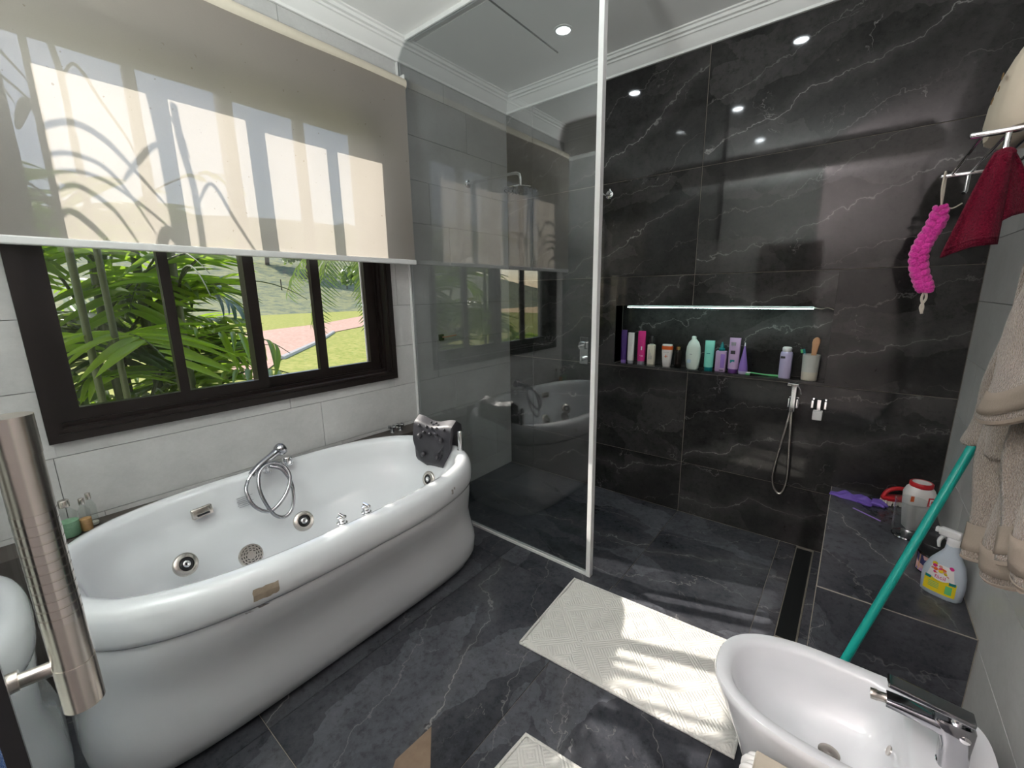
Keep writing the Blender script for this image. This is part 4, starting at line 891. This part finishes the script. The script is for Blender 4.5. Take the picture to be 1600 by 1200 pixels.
for k in range(16):
    a = rr.uniform(0.05, 0.95); b = rr.uniform(0.25, 0.98); p = lab(a, b, 0.070, 0.122, 0.034-0.010*b, 0.0008)
    if abs(p.x) < 0.016 and p.z < 0.085: continue
    mk('flower', xf(lathe([(rr.uniform(0.004, 0.0075), 0), (0.0005, 0.0008)], 7), Matrix.Translation(p) @ rot_to((0, -1, 0))), ('hotpink', 'yellow', 'orange', 'pale_pink')[k % 4], t)
mk('label_ellipse', xf(loft([sel(0.024, 0.013, 2, 28, 0, 0, z) for z in (0, 0.0012)]), Matrix.Translation(lab(0.5, 0.0, 0.078, 0.08, 0.03, 0.0005)) @ rot_to((0, -1, 0)) @ Matrix.Rotation(R(90) * 0, 4, 'Z')), 'capwhite', t)
lettering('lettering', 'fácil', 0.019, 'hotpink', t, (0.0, -0.0348, 0.078))
for s in (-1, 1): mk('label_stripe', grid(lambda u, v: lab(0.5+s*(0.28+0.20*u), v, 0.062, 0.072, 0.041, 0.0006), 3, 1), 'tealdark', t)
for k in range(4): mk('print_line', grid(lambda u, v: lab(0.16+0.34*u, v, 0.052-k*0.006, 0.0545-k*0.006, 0.041, 0.0006), 4, 1), 'lime', t)
mk('print_block', grid(lambda u, v: lab(0.70+0.2*u, v, 0.026, 0.056, 0.041, 0.0006), 3, 1), 'lime', t)

# ------------------------------------------------------------------ teal broomstick
A, B = Vector((2.268, -1.238, 0.0)), Vector((2.628, -0.823, 1.160))
t = thing('broom', 'teal ribbed broom handle leaning across the bench to the wall', 'broom', A)
d = (B-A).normalized()
mk('handle', tube([d*0.05, d*((B-A).length-0.005)], 0.0125, 12), 'teal', t, True)
mk('grip_end', tube([d*((B-A).length-0.012), d*((B-A).length)], 0.0135, 12), 'teal', t, True)
mk('broom_head', xf(bbox(-0.11, 0.11, -0.02, 0.02, 0.035, 0.065, 0.006), Matrix.Rotation(R(25), 4, 'Z')), 'teal', t)
mk('bristles', xf(bbox(-0.105, 0.105, -0.016, 0.016, 0.001, 0.037, 0.003), Matrix.Rotation(R(25), 4, 'Z')), 'bristle', t)

# ------------------------------------------------------------------ towel rack and hanging things on the right wall
RXF, RY0, RY1, RZ = 2.406, -1.10, -0.58, 1.812
rk = thing('towel_rack', 'chrome bar shelf for towels on the grey wall', 'towel rack', (W, -0.84, RZ))
def rl(x, y, z): return Vector((x-W, y+0.84, z-RZ))
for y in (RY0, RY1):
    br_ = mk('bracket', join(xf(bbox(-0.12, 0.12, -0.010, 0.010, -0.006, 0.006, 0.004, 2), Matrix.Translation(rl(0.5*(RXF+W), y, RZ))), xf(lathe([(0.022, 0), (0.022, 0.005), (0.012, 0.01)], 20), Matrix.Translation(rl(W, y, RZ)) @ rot_to((-1, 0, 0)))), 'chrome', rk, True)
    mk('hook', tube([rl(2.474, y, RZ-0.004), rl(2.474, y, RZ-0.055), rl(2.470, y-0.004, RZ-0.062)], 0.0065, 10), 'chrome', br_, True)
for k in range(5):
    x = RXF+0.028+k*0.046; mk('rod', cyl(rl(x, RY0, RZ+0.004), rl(x, RY1, RZ+0.004), 0.0048, 10), 'dkchrome', rk, True)
# cream pouch on the rack
t = thing('cloth_pouch', 'cream cloth pouch with brown print sitting on the rack', 'pouch', (2.546, -0.93, RZ+0.011), R(0))
pr_ = [(0, .070, .120), (.010, .088, .140), (.05, .094, .150), (.10, .090, .145), (.16, .078, .130), (.21, .060, .105), (.25, .038, .070), (.268, .015, .03)]
pb = mk('body', loft([[Vector((p.x*(1+0.03*math.sin(9*k)), p.y*(1+0.02*math.cos(7*k)), z)) for k, p in enumerate(sel(a, b, 2.5, 40, 0.0, 0))] for z, a, b in pr_]), 'bag', t, True)
for (yy, zz, s) in ((-0.05, 0.15, 0.018), (-0.09, 0.11, 0.014), (-0.02, 0.10, 0.014), (0.03, 0.12, 0.012)):
    mk('print', xf(loft([sel(s, s*0.42, 2, 16, 0, 0, z) for z in (0, 0.001)]), Matrix.Translation((-0.094 if zz < 0.12 else -0.0865, yy, zz)) @ rot_to((-1, 0, 0.12)) @ Matrix.Rotation(R(60), 4, 'Z')), 'brown', t)
mk('drawstring', tube(spline([(-0.05, -0.03, 0.225), (0, -0.09, 0.235), (0.05, -0.02, 0.23), (0.0, 0.07, 0.235), (-0.05, -0.03, 0.225)], 5), 0.004, 6), 'cord', t, True)
# burgundy cloth hung by its middle
t = thing('washcloth', 'burgundy terry washcloth hanging from the rack hook', 'washcloth', (2.474, RY0, RZ-0.058))
def wc(u, v, side):
    # v 0 at hook, 1 at hem
    sp = 0.012+0.036*v**0.8
    x = side*0.006 + (u-0.5)*2*sp + side*0.026*v
    y = 0.016*math.cos(u*6+side)*(0.3+v) + side*0.012 - 0.010
    z = -v*(0.215 if side < 0 else 0.145) - 0.018*abs(u-0.5)*v + (0.026*(u-0.5) if side < 0 else 0.05*(u-0.5))*v
    return Vector((x, y, z+0.008*(1-v)))
for s in (-1, 1):
    solid(mk('front_fold' if s < 0 else 'rear_fold', grid(lambda u, v: wc(u, v, s), 18, 16), 'burg', t, True, fix=False), 0.007, 0)
mk('gathered_top', ball((0, -0.008, 0.004), 0.020, 12, 7, (1.0, 0.9, 0.7)), 'burg', t, True)
solid(mk('hem', grid(lambda u, v: wc(u, 0.90+0.03*v, -1)+Vector((0, -0.005, 0)), 18, 1), 'burg', t, True, fix=False), 0.003, 0)
# pink knitted back scrubber
t = thing('back_scrubber', 'hot pink braided yarn scrubber hanging from rack end', 'scrubber', (2.418, RY1, RZ+0.008))
path = spline([(0.003, -0.004, -0.105), (-0.002, -0.004, -0.16), (-0.020, 0.0, -0.21), (-0.032, 0.0, -0.26), (-0.024, 0.0, -0.32), (-0.006, 0.0, -0.37), (0.002, 0.0, -0.395)], 6)
nk = 0
for s in (0, 1, 2):
    pp = []
    for i, p in enumerate(spline(path, 4)):
        a = i*0.21 + s*2*math.pi/3
        pp.append(p + Vector((0.015*math.sin(a), 0.011*math.sin(2*a), 0)))
    mk('yarn_strand', tube(pp, [0.007+0.0075*min(1, 8*min(i/(len(pp)-1), 1-i/(len(pp)-1))) for i in range(len(pp))], 9), 'pink', t, True)
mk('upper_cord', join(tube(spline([(0.003, -0.004, -0.10), (-0.004, -0.013, -0.05), (-0.003, -0.014, 0.0), (0.0, 0.0, 0.004), (0.003, 0.013, -0.01), (0.004, 0.010, -0.06), (0.003, -0.004, -0.10)], 5), 0.003, 7)), 'cord', t, True)
mk('lower_cord', join(tube(spline([(0.002, 0, -0.39), (-0.004, 0, -0.42), (0.004, 0, -0.45), (0.002, 0, -0.475)], 5), 0.004, 7), tube(spline([(0.002, 0, -0.39), (0.008, 0, -0.42), (-0.003, 0, -0.45), (0.004, 0, -0.475)], 5), 0.004, 7)), 'cord', t, True)
mk('side_loop', tube(spline([(0.004, 0, -0.10), (0.03, 0.0, -0.115), (0.055, 0.01, -0.10)], 5), 0.0025, 6), 'cord', t, True)

# taupe bath towel on a wall hook
hk = thing('towel_hook', 'chrome wall hook holding the taupe bath towel', 'hook', (W, -1.375, 1.675))
mk('rose', xf(lathe([(0.024, 0), (0.024, 0.006), (0.014, 0.010)], 20), rot_to((-1, 0, 0))), 'chrome', hk, True)
mk('arm', tube(spline([(-0.006, 0, 0), (-0.05, 0, -0.005), (-0.10, 0, -0.004), (-0.118, 0, 0.022)], 5), 0.007, 10), 'chrome', hk, True)
TWO = Vector((2.53, -1.375, 1.665))
tw = thing('bath_towel', 'taupe terry bath towel hanging in folds from wall hook', 'towel', TWO)
def along(pts, v):
    t_ = v*(len(pts)-1); i = int(min(len(pts)-1.000001, t_)); return pts[i] if i >= len(pts)-1 else pts[i].lerp(pts[i+1], t_-i)
def sheet(name, left, right, x0, amp, fr, ph, nu=40, nv=44, hem=True):
    Lp = spline([(0, y, z) for y, z in left], 8); Rp = spline([(0, y, z) for y, z in right], 8)
    def f(u, v):
        a, b = along(Lp, v), along(Rp, v); p = a.lerp(b, u)
        x = 2.53*(1-v)**2 + x0*(1-(1-v)**2) - amp*math.sin(u*fr+ph+v*0.8)*(0.25+0.75*v) + 0.004*math.sin(v*17+u*5)
        return Vector((x, p.y, p.z - 0.012*math.sin(u*fr+ph)*v))-TWO
    o = mk(name, grid(f, nu, nv), 'taupe', tw, True, fix=False); solid(o, 0.010, 0)
    if hem:
        h = mk('hem_band', grid(lambda u, v: f(u, 0.86+0.10*v)+Vector((-0.0068, 0, 0)), nu, 3), 'taupe_hem', o, True, fix=False); solid(h, 0.002, 0)
        e = mk('hem_edge', tube([f(k/30, 1.0) for k in range(31)], 0.0062, 6), 'taupe_hem', o, True)
    return o
sheet('back_fold', [(-1.345, 1.66), (-1.227, 1.45), (-1.11, 1.19), (-1.030, 1.01)], [(-1.39, 1.66), (-1.40, 1.40), (-1.36, 1.06)], 2.535, 0.014, 9, 0.4, hem=False)
sheet('middle_fold', [(-1.355, 1.66), (-1.30, 1.45), (-1.215, 1.12), (-1.255, 0.95), (-1.315, 0.795)], [(-1.41, 1.66), (-1.58, 1.30), (-1.62, 1.05), (-1.60, 0.86)], 2.535, 0.018, 10, 1.2)
sheet('front_fold', [(-1.365, 1.66), (-1.49, 1.36), (-1.50, 1.10), (-1.60, 0.925)], [(-1.42, 1.66), (-1.82, 1.38), (-1.92, 1.02)], 2.510, 0.018, 9, 2.4)
sheet('over_fold', [(-1.36, 1.665), (-1.47, 1.45), (-1.455, 1.17)], [(-1.44, 1.665), (-1.76, 1.50), (-1.86, 1.26)], 2.478, 0.010, 7, 0.2)
mk('gathered_top', ball((0.0, -0.01, 0.0), 0.042, 16, 9, (0.75, 1.0, 0.5)), 'taupe', tw, True)

# ------------------------------------------------------------------ bidet with its mixer, bin
bd = thing('bidet', 'white ceramic bidet with oval bowl beside the grey wall', 'bidet', (2.317, -1.555, 0))
def egg(a0, a1, b, z, dx=0.0, n=64, e=2.4):
    out = []
    for i in range(n):
        t_ = 2*math.pi*i/n; c, s = math.cos(t_), math.sin(t_)
        a = a1 if c > 0 else a0; ee = 5.0 if c > 0 else e
        out.append(Vector((dx + a*math.copysign(abs(c)**(2/ee), c), b*math.copysign(abs(s)**(2/(ee if c > 0 else e)), s), z)))
    return out
outer = [egg(.150, .28, .105, 0.0), egg(.165, .283, .115, 0.02), egg(.185, .285, .125, 0.12), egg(.225, .287, .150, 0.24), egg(.262, .288, .176, 0.33), egg(.278, .288, .184, 0.375), egg(.283, .288, .187, 0.392), egg(.279, .285, .184, 0.400),
         egg(.268, .150, .172, 0.402), egg(.250, .135, .155, 0.399), egg(.240, .128, .147, 0.388), egg(.222, .118, .132, 0.34), egg(.185, .100, .108, 0.28), egg(.13, .07, .07, 0.255), egg(.04, .03, .025, 0.25)]
autosmooth(mk('bowl', loft(outer), 'ceramic', bd), 50)
mk('waste', mv(lathe([(0.024, 0), (0.024, 0.003), (0.016, 0.004), (0.001, 0.002)], 24), 0.0, 0, 0.251), 'steel', bd, True)
mk('overflow', xf(lathe([(0.012, 0), (0.012, 0.003), (0.008, 0.002)], 20), Matrix.Translation((0.108, 0, 0.345)) @ rot_to((-0.93, 0, 0.3))), 'steel', bd, True)
fm = thing('bidet_mixer', 'dark chrome single lever mixer tap on the bidet', 'tap', (2.520, -1.575, 0.401))
mk('base', lathe([(0.026, 0), (0.026, 0.004), (0.022, 0.007)], 28), 'chrome', fm, True)
mk('body', loft([[Vector((p.x-0.03*(z/0.115)**2*0.4, p.y, z)) for p in sel(a, b, 5, 28)] for z, a, b in ((0.004, .024, .022), (.06, .024, .021), (.088, .029, .021), (.112, .034, .021), (.118, .030, .019))]), 'dkchrome', fm, True)
sp_ = mk('spout', loft([[Vector((x, p.x*wy, z0+p.y*hz)) for p in sel(1, 1, 5, 24)] for x, wy, hz, z0 in ((0.0, .020, .020, .090), (-0.05, .020, .014, .096), (-0.10, .020, .011, .099), (-0.122, .020, .010, .099))]), 'dkchrome', fm, True)
mk('aerator', xf(lathe([(0.0105, 0), (0.0105, 0.016), (0.012, 0.018), (0.012, 0.030), (0.006, 0.031)], 20), Matrix.Translation((-0.120, 0, 0.099)) @ rot_to((-1, 0, -0.12))), 'steel', fm, True)
mk('lever', xf(bbox(-0.118, 0.026, -0.019, 0.019, -0.006, 0.006, 0.003), Matrix.Translation((-0.008, 0.0, 0.136)) @ Matrix.Rotation(R(6), 4, 'Y')), 'dkchrome', fm)
mk('lever_stem', cyl((-0.008, 0, 0.116), (-0.006, 0, 0.132), 0.014, 20), 'chrome', fm, True)
mk('hot_cold_mark', xf(lathe([(0.009, 0), (0.006, 0.001)], 16), Matrix.Translation((0.006, -0.0212, 0.095)) @ rot_to((0, -1, 0))), 'chrome', fm, True)
bn = thing('waste_bin', 'beige square waste bin with white liner beside the bidet', 'bin', (2.270, -1.850, 0))
mk('body', join(bbox(-0.095, 0.10, -0.10, 0.098, 0.0, 0.34, 0.014, 3)), 'beige_panel', bn)
mk('side_gap', box(-0.0955, -0.094, 0.055, 0.0585, 0.02, 0.325), 'ink', bn)
mk('lid', bbox(-0.097, 0.102, -0.102, 0.0975, 0.342, 0.352, 0.004), 'beige_panel', bn)
ln = []
for k in range(7):
    y = 0.092-k*0.012; ln.append(tube(spline([(-0.094, y, 0.338), (-0.108-0.008*(k % 2), y, 0.325), (-0.112, y-0.004, 0.26), (-0.104-0.006*(k % 3), y, 0.20)], 4), 0.0075, 8))
mk('liner', join(*ln), 'wrap', bn, True)

# ------------------------------------------------------------------ bath mats and towel behind the door
def bath_mat(label, c, corners, th=0.016):
    m_ = thing('bath_mat', label, 'bath mat', c)
    P00, P10, P11, P01 = [Vector(p)-Vector(c) for p in corners]
    def f(u, v):
        p = P00*(1-u)*(1-v)+P10*u*(1-v)+P11*u*v+P01*(1-u)*v
        e = min(u, 1-u, v, 1-v)
        return Vector((p.x+0.003*math.sin(v*9), p.y+0.004*math.sin(u*7), th*min(1, e/0.02)**0.5 + 0.0015*math.sin(u*20)*math.sin(v*13)))
    mk('pile', grid(f, 60, 40), 'mat', m_, True, fix=False)
    def rim(t_):
        t_ = t_ % 4; i = int(t_); fr = t_-i; cs = [P00, P10, P11, P01]; p = cs[i]*(1-fr)+cs[(i+1) % 4]*fr
        return Vector((p.x, p.y, 0.006))
    mk('bound_edge', tube([rim(i*0.1) for i in range(41)], 0.006, 8, False), 'mat', m_, True)
    return m_
bath_mat('cream patterned bath mat lying outside the shower', (1.70, -1.29, 0), [(1.297, -1.560, 0), (2.10, -1.505, 0), (2.065, -1.020, 0), (1.268, -1.068, 0)])
bath_mat('cream bath mat partly seen beside the waste bin', (1.80, -2.15, 0), [(1.505, -2.46, 0), (2.10, -2.44, 0), (2.10, -1.80, 0), (1.545, -1.85, 0)])
t = thing('blue_towel', 'dark blue terry towel heaped on the floor beyond the glass door', 'towel', (0.85, -3.01, 0))
def heap(u, v):
    a = 2*math.pi*u; r = 0.26*(1-v**1.5)*(1+0.12*math.sin(5*a)+0.06*math.sin(9*a))
    return Vector((r*math.cos(a), r*0.7*math.sin(a), 0.62*(1-(1-v)**1.8)+0.01*math.sin(11*a)*(1-v)))
mk('folds', grid(heap, 60, 18), 'blue', t, True, fix=False)
mk('hem', tube([heap(i/60, 0.0)+Vector((0, 0, 0.008)) for i in range(61)], 0.007, 6), 'blue', t, True)

# ------------------------------------------------------------------ garden outside
GZ = -2.0
tag(mk('lawn', grid(lambda u, v: Vector((-0.3-130*u, -60+160*v, GZ+0.02*math.sin(u*9)*math.sin(v*7)*u)), 40, 40), 'lawn', None, True), 'sunlit green lawn outside the window', None, None, 'structure')
def quad(name, pts, mat, label, z): return tag(mk(name, ([Vector((x, y, z)) for x, y in pts], [tuple(range(len(pts)))]), mat), label, None, None, 'structure')
DP = [(-42.9, 12.3), (-46.3, 17.9), (-49.4, 23.8), (-67.8, 43.8), (-42.9, 27.1), (-36.4, 18.3), (-22.6, 7.6), (-17.3, 4.2), (-18.2, 3.6)]
tag(mk('dirt_clearing', ([Vector((x, y, GZ+0.05)) for x, y in DP], [tuple(range(len(DP)))]), 'dirt'), 'bare reddish dirt clearing beyond the lawn', None, None, 'structure')
ka, kb = Vector((*DP[6], GZ+0.05)), Vector((*DP[5], GZ+0.05))
tag(mk('road_kerb', tube([ka, ka.lerp(kb, 0.5)+Vector((0.2, 0.2, 0)), kb], 0.16, 6), 'kerb'), 'pale kerb along the edge of the dirt clearing', None, None, 'structure')
tag(mk('hillside', grid(lambda u, v: Vector((-78-190*u, -160+420*v, GZ-1+46*u**1.15+3.0*math.sin(v*11)*u)), 30, 50), 'hill', None, True), 'grassy hillside rising far behind the clearing', None, None, 'structure')
def fence_post(x, y, z):
    p = thing('fence_post', 'weathered post of the wire fence across the hillside', 'post', (x, y, z), 0, 'fence posts on the hillside')
    mk('shaft', tube([(0, 0, -0.4), (0, 0, 2.2)], [0.16, 0.14], 8), 'trunk', p, True); mk('cap', mv(lathe([(0.15, 0), (0.02, 0.08)], 8), 0, 0, 2.2), 'trunk', p, True)
def hz(x): u = (-78-x)/190; return GZ-1+46*max(0, u)**1.15
for i in range(9): fence_post(-112, 20+i*9.0, hz(-112))
def blob_tree(label, x, y, z, h, r, seed, mat='leaf_far'):
    rr = random.Random(seed); t_ = thing('tree', label, 'tree', (x, y, z))
    mk('trunk', tube(spline([(0, 0, -0.5), (0.1*r, 0, h*0.3), (0, 0.1*r, h*0.62)], 4), [0.10*r]*5+[0.07*r]*4, 8), 'trunk', t_, True)
    V, F = [], []
    for i in range(900):
        th, ph = rr.uniform(0, 2*math.pi), math.acos(rr.uniform(-0.7, 1)); q = rr.uniform(0.55, 1.0)*(1+0.25*math.sin(3*th+seed))
        c = Vector((r*q*math.sin(ph)*math.cos(th), r*q*math.sin(ph)*math.sin(th), h*0.66+h*0.36*q*math.cos(ph)))
        s = r*rr.uniform(0.07, 0.16); a = Vector((rr.uniform(-1, 1), rr.uniform(-1, 1), rr.uniform(-1, 1))).normalized()*s; b = a.orthogonal().normalized()*s*0.55
        n = len(V); V += [c-a, c+b, c+a, c-b]; F.append((n, n+1, n+2, n+3))
    tag(mk('foliage', (V, F), mat, t_, False, fix=False), kind='stuff'); return t_
for i, (x, y, h, r, lb) in enumerate(((-128, 62, 10, 6, 'tall tree on the slope above the fence'), (-140, 92, 12, 7, 'broad tree high on the far slope'),
        (-100, 62, 8, 5, 'low bushy tree at the foot of the slope'), (-150, 60, 11, 7, 'dense tree near the ridge of the slope'))):
    blob_tree(lb, x, y, hz(x), h, r, 20+i)
def far_shrub(label, x, y, r, seed): return blob_tree(label, x, y, GZ, r*1.5, r, seed, 'leaf_far')
far_shrub('low dark shrub at the lawn edge by the clearing', -27, 19, 0.9, 41)

# --- palms close to the window: frond (rachis) > leaflets
LM = {}
def leaf_mesh(mat):
    if mat in LM: return LM[mat]
    seg = 7; V, F = [], []
    for i in range(seg+1):
        t_ = i/seg; w = 0.5*math.sin(math.pi*min(1, 0.06+t_*0.94))**0.75*(1-0.25*t_); x = t_; z = -0.22*t_*t_
        V += [(x, -w, z+0.22*w*0.4), (x, 0, z), (x, w, z+0.22*w*0.4)]
        if i: b = (i-1)*3; F += [(b, b+3, b+4, b+1), (b+1, b+4, b+5, b+2)]
    me = mesh_from('leaflet', V, F, mat, True); LM[mat] = me; return me
LEAFCOUNT = [0]
def frond(plant, base, azim, elev, length, droop, nleaf, llen, lw, mat, rr, objs=True, start=0.18, lift=0.5):
    pts = []; p = Vector(base); d = Vector((math.cos(azim)*math.cos(elev), math.sin(azim)*math.cos(elev), math.sin(elev)))
    n = 14
    for i in range(n+1):
        pts.append(p.copy()); p = p + d*(length/n); d = (d + Vector((0, 0, -droop/n))).normalized()
    fo = mk('frond', tube(pts, [0.011*(1-0.8*i/n) for i in range(n+1)], 6), 'stem', plant, True)
    me = leaf_mesh(mat); SV, SF = [], []
    for k in range(nleaf):
        t_ = start + (1-start)*k/(nleaf-1); f = t_*n; i = min(int(f), n-1); q = pts[i].lerp(pts[i+1], f-i)
        tan = (pts[i+1]-pts[i]).normalized(); side = tan.cross(Vector((0, 0, 1)))
        side = side.normalized() if side.length > 0.05 else Vector((1, 0, 0)); nrm = side.cross(tan).normalized()
        for s in (-1, 1):
            sc = llen*(0.55+0.45*math.sin(math.pi*min(1, 0.2+t_*0.75)))*rr.uniform(0.85, 1.12)
            ex = (side*s*1.0 + tan*(0.55+0.35*t_) + nrm*(lift*rr.uniform(0.2, 1.0)-0.25)).normalized()
            ez = (nrm + side*s*rr.uniform(-0.5, 0.2)).normalized(); ey = ez.cross(ex).normalized(); ez = ex.cross(ey).normalized()
            Mx = frame(ex*sc, ey*lw*rr.uniform(0.85, 1.15), ez*sc*rr.uniform(0.7, 1.5), q)
            pm = plant.location + (Mx @ Vector((1, 0, -0.22))); pq = plant.location + q
            if max(pm.x, pq.x) > -0.30: continue
            if plant is pa:
                blocked = False
                for pt in (pm, pq, (pm+pq)/2):
                    dx = -0.1-pt.x; yy = pt.y+0.345*dx; zz = pt.z-0.815*dx
                    if -1.93 < yy < -1.22 and 0.95 < zz < 2.4: blocked = True
                if not blocked and -2.60 < yy < -1.93 and 0.98 < zz < 2.4 and rr.random() < (0.6 if zz < 1.66 else 0.92): blocked = True
                if blocked or pm.y > -1.34+0.376*(-1.35-pm.x): continue
            if objs and LEAFCOUNT[0] < 300:
                o = bpy.data.objects.new('leaflet', me); link(o, fo); o.matrix_local = Mx; LEAFCOUNT[0] += 1
            else:
                b = len(SV); SV += [Mx @ v.co for v in me.vertices]; SF += [tuple(j+b for j in pl.vertices) for pl in me.polygons]
    if SV: tag(mk('leaflets', (SV, SF), mat, fo, True, fix=False), kind='stuff')
    return fo
rr = random.Random(23)
pa = thing('palm', 'bushy green palm with broad leaflets close outside the window', 'palm', (-1.40, -2.25, GZ))
for k, (x, y) in enumerate(((-0.1, -0.25), (0.05, 0.0), (-0.05, 0.22), (0.1, 0.36), (-0.25, 0.1))):
    mk('cane', tube(spline([(x, y, 0), (x*1.1, y+0.02, 1.5), (x*1.3+0.02, y-0.02, 3.0), (x*1.3, y, 3.9)], 5), 0.026, 8), 'stem', pa, True)
FR = [  # base offset, azimuth, elevation, length, droop, leaflets, leaf length, width
    ((0.10, -0.30, 2.45), 20, 62, 1.10, 1.5, 15, 0.52, 0.054), ((0.05, -0.05, 2.30), 55, 60, 1.15, 1.7, 16, 0.52, 0.052), ((0.12, 0.16, 2.25), 80, 55, 1.15, 1.9, 16, 0.50, 0.046),
    ((0.00, -0.30, 2.75), -20, 55, 1.0, 1.6, 15, 0.52, 0.054), ((0.08, 0.30, 2.45), 65, 62, 1.25, 2.0, 18, 0.40, 0.036), ((-0.10, 0.05, 2.70), 95, 66, 1.2, 1.6, 16, 0.50, 0.046),
    ((0.15, -0.10, 2.05), 10, 48, 0.95, 1.6, 14, 0.50, 0.050), ((-0.10, -0.20, 2.15), 120, 60, 1.1, 1.7, 15, 0.52, 0.050), ((0.05, 0.20, 2.00), 40, 50, 1.0, 1.8, 15, 0.48, 0.044), ((-0.3, 0.1, 2.6), 150, 62, 1.2, 1.5, 15, 0.52, 0.050)]
for b, az, el, ln_, dp, nl, ll, lw in FR:
    b = (b[0], b[1], b[2]+0.95)
    frond(pa, b, R(az), R(el), ln_, dp, nl, ll, lw, 'leaf', rr)
for k in range(46):
    frond(pa, (rr.uniform(-0.9, 0.1), rr.uniform(-0.8, 0.5), rr.uniform(2.0, 3.7)), R(rr.uniform(-60, 140)), R(rr.uniform(35, 70)), rr.uniform(0.8, 1.2), rr.uniform(1.4, 2.1), 15, 0.52, 0.050, 'leaf' if k % 4 else 'leaf_dark', rr, objs=False)
# bare stems and arching blades in the sun path above
def sunpt(y, z, x): s = (x-0.09)/SUN.x; return Vector((x, y+SUN.y*s, z+SUN.z*s))
rd = pa; ro = Vector(pa.location)
def stemp(pp, x, r0): return tube(spline([sunpt(y, z, x)-ro for y, z in pp], 4), r0, 8)
def ground_to(pp, x): p = sunpt(*pp[-1], x)-ro; return [p, Vector((p.x*0.95, p.y*0.95, p.z*0.5)), Vector((p.x*0.8, p.y*0.8, 0))]
for pp, x, r0 in (([(-2.218, 2.30), (-2.200, 2.093), (-2.196, 1.892), (-2.198, 1.60)], -0.60, 0.013), ([(-2.136, 2.165), (-2.131, 2.02), (-2.111, 1.859), (-2.112, 1.62)], -0.58, 0.012)):
    mk('cane', join(stemp(pp, x, r0), tube(spline(ground_to(pp, x), 5), r0*1.2, 8)), 'stem', rd, True)
def blade(pp, x, w, name='blade'):
    P = spline([sunpt(y, z, x)-ro for y, z in pp], 5); V, F = [], []
    for i, p in enumerate(P):
        t_ = i/(len(P)-1); tan = (P[min(i+1, len(P)-1)]-P[max(i-1, 0)]).normalized(); nn = tan.cross(Vector((1, 0, 0))).normalized()
        ww = w*math.sin(math.pi*min(1, 0.12+0.86*t_))**0.6
        V += [p-nn*ww, p+Vector((-0.15*ww, 0, 0)), p+nn*ww]
        if i: b = (i-1)*3; F += [(b, b+3, b+4, b+1), (b+1, b+4, b+5, b+2)]
    solid(mk(name, (V, F), 'leaf_dark', rd, True, fix=False), 0.0012)
for pp, w in (([(-2.60, 1.90), (-2.521, 1.988), (-2.456, 2.024), (-2.411, 2.022), (-2.359, 1.989), (-2.308, 1.926), (-2.205, 1.78)], 0.011), ([(-2.58, 1.85), (-2.528, 1.90), (-2.48, 1.924), (-2.427, 1.922), (-2.374, 1.896), (-2.324, 1.825), (-2.26, 1.68)], 0.008),
        ([(-2.58, 1.80), (-2.531, 1.842), (-2.482, 1.867), (-2.419, 1.868), (-2.341, 1.827), (-2.229, 1.724), (-2.19, 1.66)], 0.007), ([(-2.57, 1.74), (-2.527, 1.793), (-2.482, 1.82), (-2.443, 1.819), (-2.371, 1.753), (-2.316, 1.634)], 0.009),
        ([(-2.56, 1.66), (-2.523, 1.713), (-2.488, 1.738), (-2.446, 1.701), (-2.399, 1.629), (-2.37, 1.55)], 0.011), ([(-2.111, 1.80), (-2.063, 1.891), (-2.03, 1.88), (-1.984, 1.776), (-1.913, 1.635), (-1.89, 1.56)], 0.007),
        ([(-2.20, 2.02), (-2.24, 1.985), (-2.29, 1.92), (-2.33, 1.86)], 0.011), ([(-2.205, 2.14), (-2.17, 2.13), (-2.13, 2.08), (-2.11, 1.98)], 0.007), ([(-2.19, 1.64), (-2.22, 1.70), (-2.25, 1.64), (-2.27, 1.58)], 0.02)):
    blade(pp, -0.60, w)
# drooping feathery palm further out, seen through the end pane
p2 = thing('palm', 'distant palm with drooping feathery fronds over the lawn', 'palm', (-5.2, 2.15, GZ))
mk('trunk', tube(spline([(0, 0, 0), (0.05, 0, 1.5), (0.0, 0.05, 3.0), (0, 0, 4.2)], 5), [0.16]*6+[0.13]*10, 12), 'trunk', p2, True)
rr = random.Random(77)
for az, el, ln_, dp in ((-35, 35, 2.3, 3.4), (-75, 30, 2.2, 3.2), (15, 40, 2.3, 3.0), (80, 40, 2.2, 2.6), (150, 40, 2.2, 2.6), (215, 40, 2.2, 2.6), (-55, 55, 2.4, 3.0), (-5, 60, 2.3, 3.0)):
    frond(p2, (0, 0, 4.15), R(az), R(el), ln_, dp, 34, 0.46, 0.022, 'leaf_far', rr, objs=False, start=0.1, lift=-0.6)
